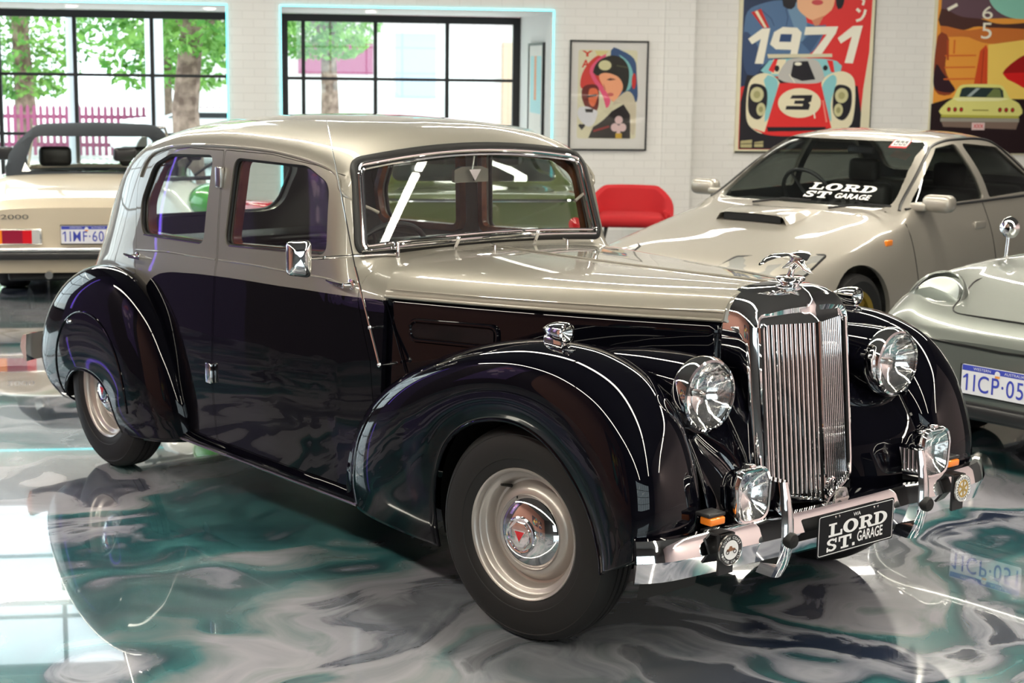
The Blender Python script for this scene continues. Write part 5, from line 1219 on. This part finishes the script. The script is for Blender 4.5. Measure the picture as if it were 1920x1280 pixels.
# car
p.poly(DK, [(75, 820), (120, 600), (1050, 680), (1090, 900), (1085, 1205), (75, 1205)])
p.poly((.85, .82, .70), [(280, 430), (820, 418), (825, 445), (290, 462)]); p.poly(TQ, [(300, 480), (840, 470), (850, 600), (290, 600)], True); p.poly(CR, [(330, 470), (440, 470), (420, 590), (320, 590)]); p.poly(RD, [(295, 560), (340, 470), (370, 470), (340, 580)]); p.poly(RD, [(780, 470), (830, 475), (850, 570), (820, 570)])
p.ell(DK, 365, 545, 20, 26); p.ell(DK, 770, 535, 20, 22)
p.poly(CR, [(130, 700), (180, 610), (280, 585), (380, 640), (400, 760), (300, 1060), (180, 1040), (125, 940)], True); p.poly(CR, [(1030, 700), (1000, 600), (900, 560), (770, 610), (745, 720), (830, 1040), (990, 1020), (1030, 900)], True)
p.poly(TQ, [(290, 600), (380, 660), (330, 900), (280, 980), (290, 760), (260, 640)], True); p.poly(TQ, [(750, 690), (830, 590), (870, 640), (830, 820), (840, 980), (800, 900)], True)
p.poly(RD, [(390, 665), (735, 645), (845, 1030), (280, 1075)]); p.poly(RD, [(180, 1035), (290, 1065), (880, 1040), (990, 1020), (850, 1085), (350, 1095)], True); p.poly(DK, [(300, 1025), (800, 1020), (780, 1050), (310, 1062)])
p.poly((.75, .74, .72), [(380, 630), (430, 500), (500, 462), (640, 460), (720, 500), (755, 640), (560, 665)], True); p.poly(DK, [(480, 610), (500, 490), (620, 480), (690, 630), (580, 645)])
p.line(W_, [(470, 590), (520, 660)], 7); p.ell(W_, 540, 505, 30, 14)
for cx, sgn in ((215, 1), (925, -1)):
    p.poly(DK, [(cx-70, 700), (cx, 672), (cx+72, 720), (cx+72, 880), (cx+10, 965), (cx-72, 900)], True); p.ell((.80, .78, .60), cx-8, 760, 56, 62); p.ell((.66, .64, .45), cx-8, 760, 28, 30); p.ell((.80, .78, .60), cx+sgn*30, 880, 38, 54); p.ell((.62, .60, .42), cx+sgn*30, 880, 18, 24)
p.ell(CR, 565, 825, 180, 122)
p.poly(DK, [(485, 790), (500, 762), (670, 758), (662, 812), (640, 822), (656, 838), (645, 880), (450, 880), (455, 850), (590, 850), (596, 832), (520, 832), (524, 805), (600, 803), (604, 788)])
p.line(W_, [(690, 900), (700, 950)], 12); p.line((.96, .55, .50), [(760, 800), (800, 980)], 14)
p.poly((.72, .68, .50), [(85, 1140), (180, 1130), (180, 1195), (85, 1195)]); p.poly((.72, .68, .50), [(200, 1150), (275, 1140), (275, 1190), (200, 1190)]); p.line(DK, [(90, 1165), (275, 1160)], 6)
o = p.build('print', t); o.location = (0, -.0255, 0)
B().box(-.86, -.79, -.012, 0, .09, .16).build('caption_card', WHITE, t, smooth=False)
# --- '65 poster (units 0..886 across from the sheet's left edge at 50)
t = wallthing('poster', 'orange sunset poster with 65, red lips and a yellow car, rightmost on the wall', 'poster', 7.215+.78, .861, N1+.097)
B().box(-.78, .78, -.025, 0, 0, 2.2).build('board', mat('poster_cream'), t, smooth=False)
p = Print(lambda x: -.78+(x-35)/4.92*.00607, lambda y: (287-y/4.92)*.00583)
p.rect((.93, .62, .25), 60, -700, 1290, 1400); p.poly((.40, .30, .34), [(90, -700), (1290, -700), (1290, 130), (700, 120), (450, 130), (300, 130), (90, 60)]); p.ell((.55, .80, .72), 860, -120, 330, 245)
p.poly((.30, .18, .16), [(90, 40), (280, 110), (480, 130), (700, 175), (1290, 130), (1290, 240), (700, 225), (450, 200), (300, 240), (90, 200)], True)
p.poly((.80, .45, .20), [(90, 200), (350, 240), (600, 210), (1290, 240), (1290, 310), (600, 360), (350, 300), (90, 300)], True)
p.poly((.97, .82, .40), [(560, 370), (900, 320), (1290, 320), (1290, 900), (640, 900), (575, 740)]); p.poly((.55, .25, .15), [(70, 300), (180, 320), (160, 600), (260, 820), (70, 800)], True); p.poly((.20, .10, .14), [(70, 560), (140, 640), (270, 810), (70, 790)], True)
for y in (480, 590, 700): p.line((.86, .42, .18), [(150, y), (450, y-8)], 14)
p.line((.70, .30, .15), [(170, 330), (180, 520)], 20); p.line((.85, .42, .15), [(235, 330), (235, 460)], 16)
p.poly((.82, .30, .14), [(485, 430), (540, 370), (560, 420), (575, 740), (445, 740)]); p.line((.60, .18, .10), [(520, 420), (515, 735)], 8)
p.poly((.62, .08, .08), [(715, 635), (900, 470), (1100, 430), (1290, 500), (1290, 640), (900, 640)], True); p.poly((.85, .12, .12), [(715, 640), (1290, 640), (1250, 760), (1000, 790), (850, 730)], True)
for ch, y0, y1 in (('6', 10, 130), ('5', 165, 315)): p.text(W_, ch, 485, y0, 585, y1, 0, 0)
p.line(W_, [(150, 50), (240, 0)], 30)
p.poly((.15, .08, .10), [(45, 935), (220, 880), (1290, 880), (1290, 1400), (45, 1400)])
Yc, Yd = (.90, .88, .52), (.72, .70, .30)
p.poly(Yc, [(140, 1030), (190, 920), (250, 880), (300, 770), (380, 745), (680, 745), (750, 790), (800, 870), (900, 930), (905, 1040), (520, 1060)], True); p.poly((.95, .94, .70), [(250, 880), (330, 870), (740, 870), (800, 880), (700, 900), (300, 905)])
p.poly((.16, .22, .22), [(310, 865), (330, 785), (370, 772), (700, 775), (730, 800), (742, 868)]); p.poly((.65, .70, .70), [(380, 860), (470, 780), (510, 780), (420, 862)]); p.poly((.45, .50, .30), [(570, 862), (640, 780), (700, 790), (720, 866)])
for x in (217, 277, 337, 712, 773, 835): p.ell((.45, .10, .08), x, 985, 18, 22); p.ell((.75, .2, .15), x, 985, 10, 13)
p.poly(Yd, [(145, 1035), (900, 1040), (900, 1065), (145, 1060)]); p.rect((.62, .60, .56), 140, 1065, 905, 1100); p.poly((.50, .42, .38), [(150, 1100), (900, 1100), (880, 1170), (170, 1150)]); p.rect((.55, .5, .2), 445, 985, 600, 994)
p.rect((.90, .78, .78), 447, 1108, 572, 1178); p.text((.85, .2, .22), 'XXX', 462, 1122, 560, 1160, .02)
o = p.build('print', t); o.location = (0, -.0255, 0)
# --- framed playing-card print of a pilot (units of the frame: 0..1067)
t = wallthing('framed_picture', 'black framed card print of a helmeted pilot and a man in a white jacket', 'picture', 3.486, .884)
Wf, Hf = .872, 1.19; fx = lambda x: (x-545)/790*Wf; fz = lambda y: (1185-y)/1110*Hf
b = B(); r_ = .016
for bx4 in ((-Wf/2, Wf/2, -.035, 0, 0, r_), (-Wf/2, Wf/2, -.035, 0, Hf-r_, Hf), (-Wf/2, -Wf/2+r_, -.035, 0, r_, Hf-r_), (Wf/2-r_, Wf/2, -.035, 0, r_, Hf-r_)): b.box(*bx4)
b.build('frame', FRAME, t, smooth=False); B().box(-Wf/2+r_, Wf/2-r_, -.014, -.004, r_, Hf-r_).build('mount_board', mat('mount_white', (.74, .72, .69), .7), t, smooth=False)
p = Print(fx, fz)
p.poly((.86, .84, .72), rpoly([(235, 170), (830, 170), (830, 1065), (235, 1065)], 30)); p.poly((.22, .33, .50), [(560, 175), (680, 180), (800, 260), (825, 400), (825, 700), (600, 600)], True); p.poly((.82, .25, .22), [(270, 560), (270, 430), (350, 290), (460, 230), (520, 420), (520, 600), (380, 540)], True)
p.text((.80, .25, .18), 'Y', 270, 180, 380, 240, .03); p.text((.80, .25, .18), 'A', 270, 270, 350, 350, .03); p.poly((.85, .80, .55), [(400, 180), (540, 180), (500, 220), (420, 230)])
p.poly((.90, .35, .50), [(350, 400), (420, 270), (520, 210), (470, 300), (400, 420), (560, 640), (530, 760), (480, 620)], True); p.poly((.50, .75, .75), [(640, 215), (740, 290), (790, 420), (760, 560), (700, 560), (745, 430), (700, 300)], True); p.ell((.80, .20, .18), 800, 480, 22, 80)
p.poly((.14, .13, .10), [(385, 400), (430, 290), (560, 225), (680, 255), (745, 360), (740, 520), (690, 590), (560, 420), (430, 430)], True); p.poly((.95, .66, .50), [(445, 430), (520, 400), (640, 440), (690, 540), (640, 650), (590, 690), (530, 600), (480, 520)], True)
p.poly((.35, .18, .14), [(520, 470), (560, 452), (620, 465), (560, 476)]); p.ell((.80, .40, .38), 565, 618, 32, 18); p.poly((.80, .50, .38), [(490, 500), (520, 570), (495, 575)])
p.ell((.20, .19, .14), 505, 325, 80, 62); p.ell((.84, .82, .64), 503, 325, 64, 50); p.line((.30, .29, .22), [(620, 325), (740, 345)], 14)
p.poly((.80, .76, .66), [(600, 690), (740, 580), (820, 700), (820, 1000), (780, 1000), (700, 720), (580, 730)], True); p.poly((.13, .10, .11), [(350, 1060), (400, 940), (560, 800), (700, 715), (770, 820), (775, 1062)]); p.line((.55, .12, .14), [(400, 990), (560, 940)], 20)
p.poly((.84, .82, .70), [(360, 960), (440, 830), (570, 740), (585, 780), (480, 890)], True); p.poly((.42, .12, .10), [(280, 560), (340, 520), (430, 530), (450, 640), (430, 780), (330, 760), (280, 660)], True); p.poly((.90, .45, .30), [(350, 570), (420, 560), (440, 620), (400, 740), (350, 700)], True); p.line((.10, .08, .09), [(330, 640), (430, 625)], 22); p.poly((.86, .86, .88), [(245, 760), (320, 740), (400, 770), (440, 800), (400, 920), (330, 940), (245, 850)], True); p.poly((.15, .13, .14), [(310, 765), (395, 765), (390, 800), (320, 800)])
for cx, cy, c_ in ((655, 930, (.86, .74, .74)),): p.ell(c_, cx, cy-55, 40, 42); p.ell(c_, cx-40, cy+20, 38, 42); p.ell(c_, cx+40, cy+20, 38, 42); p.poly(c_, [(cx-12, cy), (cx+12, cy), (cx+22, cy+85), (cx-22, cy+85)])
p.ell(DK, 268, 935, 18, 16); p.ell(DK, 297, 935, 18, 16); p.poly(DK, [(255, 945), (310, 945), (282, 980)]); p.poly((.80, .65, .20), [(625, 1010), (690, 1010), (690, 1062), (625, 1062)])
o = p.build('print', t); o.location = (0, -.0142, 0)
B().box(-Wf/2+r_, Wf/2-r_, -.028, -.026, r_, Hf-r_).build('glazing', glass('picture_glass', (1, 1, 1)), t, smooth=False)
# --- narrow framed picture on the bay's side wall
t = thing('framed_picture', 'black framed blue and orange picture on the side wall of the window bay', 'picture', R(B1-.001, 18.55, .95), RYAW)
b = B(); 
for a, c_, d_, e in ((-.55, .55, 0, .03), (-.55, .55, 1.07, 1.10), (-.55, -.52, .03, 1.07), (.52, .55, .03, 1.07)): b.box(-.03, 0, a, c_, d_, e)
b.build('frame', FRAME, t, smooth=False); q = B(); q.box(-.018, -.004, -.52, .52, .03, 1.07, 0); q.box(-.0195, -.0182, -.40, .40, .15, .95, 1); q.box(-.021, -.0196, -.05, .10, .45, .95, 2); q.box(-.021, -.0196, -.40, .40, .15, .30, 0)
q.build('print', [mat('mount_white'), mat('print_sky', (.35, .62, .66), .5), mat('print_orange', (.75, .28, .12), .5)], t, smooth=False)
# --- murals on the left wall (seen in the paint and glass)
for n0, w_, cols, lab in ((7.3, 1.1, ((.30, .16, .50), (.55, .14, .28), (.16, .12, .30), (.62, .45, .70)), 'large violet and crimson mural panel on the left wall'), (12.9+0, 0, (), '')):
    if w_ == 0: continue
    t = thing('mural_panel', lab, 'mural', R(S0+.004, n0, .85), RYAW)
    B().box(0, .03, -w_/2, w_/2, 0, 2.9).build('board', mat('mural_ground', (.16, .10, .30), .5), t, smooth=False)
    q = B(); ms_ = [mat('mural_%d' % k, c_, .5) for k, c_ in enumerate(cols)]; random.seed(4)
    for k in range(16):
        cy, cz, r_ = random.uniform(-w_/2+.2, w_/2-.2), random.uniform(.4, 2.5), random.uniform(.08, .17)
        q.add([(.031+.0004*k, cy+r_*math.cos(a)*random.uniform(.7, 1.1), cz+r_*1.4*math.sin(a)) for a in [2*PI*j/14 for j in range(14)]], [tuple(range(14))], k % 4)
    q.build('painting', ms_, t, smooth=False, fix=False)
for k, (n0, cols) in enumerate(((1.0, ((.75, .55, .10), (.45, .06, .05), (.10, .30, .28))), (-1.6, ((.60, .20, .08), (.08, .10, .25), (.70, .62, .50))))):
    t = thing('mural_panel', ('yellow and red face mural panel on the salmon wall', 'rust and navy mural panel on the salmon wall nearest the front')[k], 'mural', R(S0+.004, n0, .5), RYAW)
    B().box(0, .03, -1.0, 1.0, 0, 2.4).build('board', mat('mural_dark', (.05, .03, .04), .5), t, smooth=False); q = B(); random.seed(9+k)
    for j in range(14):
        cy, cz, r_ = random.uniform(-.7, .7), random.uniform(.3, 2.1), random.uniform(.12, .32)
        q.add([(.031+.0004*j, cy+r_*math.cos(a)*random.uniform(.7, 1.1), cz+r_*1.3*math.sin(a)) for a in [2*PI*i/12 for i in range(12)]], [tuple(range(12))], j % 3)
    q.build('painting', [mat('face_mural_%d%d' % (k, j), c_, .5) for j, c_ in enumerate(cols)], t, smooth=False, fix=False)

# ================================================================ RED CHAIR
t = thing('tub_chair', 'red upholstered tub chair against the white wall behind the saloon', 'chair', R(3.17, 14.7, 0), RYAW-math.radians(12))
REDC = mat('red_fabric', (.50, .012, .018), .75)
b = B(); rws = []
for k in range(41):
    a = -PI*.10+(PI*1.20)*k/40; c_, s_ = math.cos(a), math.sin(a); top_ = .45+.24*max(0, min(1, (s_+.15)*1.1))**.8
    rx, ry = .37, .34
    rws.append([(c_*rx*.80, s_*ry*.80, .30), (c_*rx*.98, s_*ry*.98, .36), (c_*rx*1.06, s_*ry*1.10, (.36+top_)/2), (c_*rx*1.08, s_*ry*1.18, top_-.02), (c_*rx*1.02, s_*ry*1.12, top_), (c_*rx*.92, s_*ry*1.0, top_-.03), (c_*rx*.84, s_*ry*.88, .48), (c_*rx*.80, s_*ry*.80, .40)])
b.grid(rws, cv=True); b.f += [tuple(range(8)), tuple(range(8*40, 8*41))[::-1]]; b.m += [0, 0]; b.build('shell', REDC, t)
B().rbox(-.31, .31, -.32, .27, .34, .45, .05, 4).build('seat_cushion', REDC, t)
for sx_ in (-1, 1):
    for sy_ in (-1, 1): B().cyl((sx_*.22, sy_*.2, .35), (sx_*.29, sy_*.27, .0), .018, .011).build('leg', PLASTIC, t)

# ================================================================ MOTORCYCLE beyond the saloon
mp_ = R(-.50, 11.0, 0)
t = thing('motorcycle', 'white, green and red sport motorcycle seen through the rear window of the saloon', 'motorcycle', mp_, RYAW+math.radians(118))
WP_ = mat('bike_white', (.78, .80, .78), .2, coat=1); GP_ = mat('bike_green', (.10, .45, .08), .25, coat=1); RP_ = mat('bike_red', (.60, .03, .05), .25, coat=1)
for x in (.68, -.68):
    w_ = bpy.data.objects.new('wheel', None); COL.objects.link(w_); w_.parent = t; w_.location = (x, 0, .30)
    M_ = Matrix.Rotation(PI/2, 4, 'X'); B().lathe([(.21, -.05), (.26, -.06), (.295, -.035), (.30, 0), (.295, .035), (.26, .06), (.21, .05)], 48, M_).build('tyre', TYRE, w_)
    b = B().lathe([(.215, -.045), (.19, -.03), (.19, .03), (.215, .045)], 40, M_); 
    for k in range(6): b.prism([(-.012, 0), (.012, 0), (.012, .2), (-.012, .2)], -.02, .02, 'z', 0, M_ @ Matrix.Rotation(2*PI*k/6, 4, 'Z'))
    b.build('rim', PLASTIC, w_)
b = B(); rws = []
for x, z0, z1, w_ in ((.86, .72, .80, .05), (.80, .58, .92, .14), (.62, .42, 1.0, .20), (.35, .28, .95, .22), (.05, .24, .80, .20), (-.2, .30, .66, .16)):
    h = crs([(0, z0, 0), (w_*.8, z0+.03, 0), (w_, (z0+z1)/2, 0), (w_*.6, z1-.04, 0), (0, z1, 0)], 14); rws.append([(x, p_.x, p_.y) for p_ in h]+[(x, -p_.x, p_.y) for p_ in h[::-1][1:-1]])
b.grid(rws, cv=True).build('fairing', WP_, t); 
sphere(B(), (.0, 0, .86), .26, .15, .13).build('tank', GP_, t); B().rbox(-.62, -.22, -.12, .12, .74, .82, .03, 3).build('seat', LEATHER, t); B().rbox(-.95, -.60, -.10, .10, .80, .93, .04, 3).build('tail_fairing', RP_, t)
B().grid([[(.80, y, .93), (.62, y*.9, 1.12)] for y in (-.14, 0, .14)]).build('screen', DARKGLASS, t)
for sd in (-1, 1):
    m_ = B().rbox(.50, .56, sd*.40-.08, sd*.40+.08, 1.12, 1.21, .025, 3).cyl((.62, sd*.15, 1.0), (.54, sd*.36, 1.15), .01); m_.build('mirror', PLASTIC, t)
    B().cyl((.50, sd*.05, .98), (.68, sd*.08, .30), .024).build('fork_leg', CHROMED, t); B().rbox(.1, .55, sd*.21-.01, sd*.215+.012, .45, .62, .01).build('side_flash', GP_ if sd < 0 else RP_, t)
B().cyl((.48, -.33, .99), (.48, .33, .99), .014).build('handlebar', PLASTIC, t); B().rbox(-.68, -.05, -.04, .04, .30, .42, .02).build('swingarm', CHROMED, t); B().rbox(-.2, .3, -.15, .15, .25, .6, .04).build('engine', PLASTIC, t)
B().cyl((-.10, .10, .30), (-.16, .22, .0), .012).build('side_stand', PLASTIC, t)
# ================================================================ OUTSIDE THE WINDOWS
def ex(name, m, *bx, kind='structure'):
    b = B()
    for x in bx: b.box(*x, M=RM)
    o = b.build(name, m, smooth=False); o['kind'] = kind; return o
ex('floor_pavement', noise_col(mat('sunlit_paving', (.6, .6, .6), .9), (.50, .50, .50), (.66, .66, .64), 2), (-40, 40, 20.15, 70, -.15, -.03))
# picket fence
PK = mat('crimson_pickets', (.34, .08, .17), .7)
def fence(s0, s1, n, lab):
    t = thing('picket_fence', lab, 'fence', R(s0, n, -.03), RYAW); L_ = s1-s0
    for z in (.2, .72): B().box(0, L_, -.02, .02, z, z+.07).build('rail', PK, t, smooth=False)
    N_ = int(L_/.115)
    for k in range(N_):
        x = (k+.5)*L_/N_; B().prism([(x-.030, .04), (x+.030, .04), (x+.030, .92), (x, .98), (x-.030, .92)], -.045, -.022, 'y').build('picket', PK, t, smooth=False)
fence(-7.5, -1.2, 31.0, 'crimson picket fence across the road outside the left window')
# trees: trunk, limbs, leaf clumps
LF = noise_col(mat('leaves', (.2, .5, .1), .6), (.07, .24, .03), (.26, .50, .10), 1.5); LFM = LF.node_tree.nodes['Principled BSDF']; LFM.inputs['Subsurface Weight'].default_value = 0
BARK = noise_col(mat('bark', (.2, .14, .1), .9), (.14, .09, .07), (.34, .24, .19), 5)
def tree(s_, n_, h_, lab, spread=2.6, seed=1, lean=.3, low=1.3):
    random.seed(seed); t = thing('tree', lab, 'tree', R(s_, n_, -.03), RYAW+seed, None)
    b = B(); b.tube([(0, 0, 0), (.05, .02, h_*.2), (lean*.5, .05, h_*.45), (lean, .1, h_*.7)], [.24, .20, .16, .09], 10); b.build('trunk', BARK, t)
    lb = []
    for k in range(6):
        a = 2*PI*k/6+random.random(); e = (lean+math.cos(a)*spread*.6, math.sin(a)*spread*.6, h_*(.45+.4*random.random())); B().tube([(lean*.5, .05, h_*.38+.1*k), ((lean*.5+e[0])/2, e[1]/2, (h_*.38+e[2])/2+.2), e], [.09, .06, .03], 8).build('limb', BARK, t)
    f = B()
    for k in range(5200):
        r_ = spread*random.random()**.45; a = random.uniform(0, 2*PI); u = random.uniform(-1, 1); z = low+(h_-low)*(.5+.5*u); rr = r_*math.sqrt(max(.05, 1-u*u*.8))
        c_ = Vector((lean+math.cos(a)*rr, math.sin(a)*rr, z)); q = Matrix.Rotation(random.uniform(0, 6.3), 3, Vector((random.random()-.5, random.random()-.5, random.random()-.5)).normalized()); sz = random.uniform(.06, .13)
        f.add([c_+q @ Vector(v) for v in ((-sz, 0, 0), (0, -sz*.45, 0), (sz, 0, .02), (0, sz*.45, 0))], [(0, 1, 2, 3)])
    f.build('foliage', LF, t, fix=False, smooth=False)
tree(-2.3, 30.5, 6.0, 'leafy street tree in the middle of the left window', 2.0, 1)
tree(-5.4, 35.0, 6.5, 'leafy tree standing at the left end of the left window', 1.8, 2, low=1.0)
tree(-1.45, 24.6, 5.5, 'leafy tree with pale forked trunk at the right of the left window', 2.0, 3, lean=-.2, low=1.9)
tree(-10.4, 38.0, 6.0, 'leafy tree further off behind the crimson fence', 2.6, 5, low=.8)
tree(1.0, 38.0, 5.8, 'leafy tree showing at the top left of the right window', 1.7, 4, low=1.9)
GM = mat('galvanised_post', (.50, .52, .56), .5)
tag(B().cyl(R(-2.95, 23.2, -.03), R(-2.95, 23.2, 5), .07).build('lamp_post', GM), 'slim grey street post outside the left window', 'post')
tag(B().cyl(R(-1.78, 22.6, -.03), R(-1.78, 22.6, 4.5), .12).build('pillar', mat('white_column', (.8, .82, .88), .6)), 'thick white round pillar outside, right of the middle mullion', 'pillar')
# house across the street
t = thing('house', 'white house with crimson roof trim outside the right window', 'house', R(3.2, 44, -.03), RYAW)
B().box(-6, 9, 0, 6, 0, 3.2).build('wall', mat('house_render', (.82, .80, .78), .8), t, smooth=False); B().prism([(-6.6, 3.0), (9.6, 3.0), (7.5, 4.8), (-4.5, 4.8)], -.4, 6.4, 'y').build('roof', mat('crimson_roof', (.45, .08, .12), .7), t, smooth=False)
B().box(-2.9, -.9, -.06, 0, 1.5, 2.35).build('crimson_panel', PK, t, smooth=False); B().box(-.3, .8, -.04, 0, .9, 2.6).build('window_recess', mat('shade_blue', (.4, .5, .62), .5), t, smooth=False); B().box(2.6, 3.0, -.3, 0, .2, 2.4).build('post', mat('tan_post', (.62, .45, .32), .7), t, smooth=False)
# parked white car outside
WC = mat('white_car_paint', (.85, .86, .88), .3, coat=1)
t = thing('parked_car', 'white car parked outside beyond the convertible', 'car', R(-1.0, 28.9, -.03), RYAW)
b = B(); rws = []
for x, z0, z1, w_ in ((-2.0, .35, .62, .6), (-1.8, .25, .80, .76), (-1.0, .22, .88, .82), (1.0, .22, .88, .82), (1.7, .25, .78, .78), (2.0, .35, .58, .6)):
    h = crs([(0, z0, 0), (w_*.9, z0, 0), (w_, (z0+z1)/2, 0), (w_*.9, z1-.05, 0), (0, z1, 0)], 14); rws.append([(x, p_.x, p_.y) for p_ in h]+[(x, -p_.x, p_.y) for p_ in h[::-1][1:-1]])
b.grid(rws, cv=True); b.f += [tuple(range(26)), tuple(range(26*5, 26*6))[::-1]]; b.m += [0, 0]; b.build('body', WC, t)
B().prism(rpoly([(-1.3, .80), (1.0, .80), (.5, .98), (-.8, .98)], .06), -.66, .66, 'y').build('cabin', WC, t)
for sd in (-1, 1):
    B().prism(rpoly([(-1.1, .84), (.80, .84), (.42, .94), (-.72, .94)], .02), sd*.66-.006, sd*.66+.006, 'y').build('side_window', mat('dark_window', (.03, .035, .04), .1), t, smooth=False)
    for x in (-1.25, 1.25): B().lathe([(.001, -.09), (.28, -.09), (.31, -.06), (.31, .06), (.28, .09), (.001, .09)], 32, Matrix.Translation((x, sd*.72, .31)) @ Matrix.Rotation(PI/2, 4, 'X')).build('wheel', TYRE, t)
# dead leaves on the showroom floor
LM = mat('dry_leaf', (.35, .17, .06), .8); random.seed(3)
for k, (px, py, nm) in enumerate(((1.55, .32, 'small dry brown leaf on the floor in front of the bumper'), (1.83, .34, 'tiny dry leaf fragment on the floor near the right edge'), (1.72, .62, 'second dry leaf crumb on the floor at the right edge'))):
    P_ = [(.02, 0), (.008, .008), (-.018, .004), (-.022, -.003), (-.006, -.008), (.010, -.006)]; b = B(); b.prism(P_, .001, .0035, 'z')
    o = b.build('dry_leaf', LM); o.location = (px, py, 0); o.rotation_euler = (0, 0, k*1.3); tag(o, nm, 'leaf', None)
bpy.context.view_layer.update()
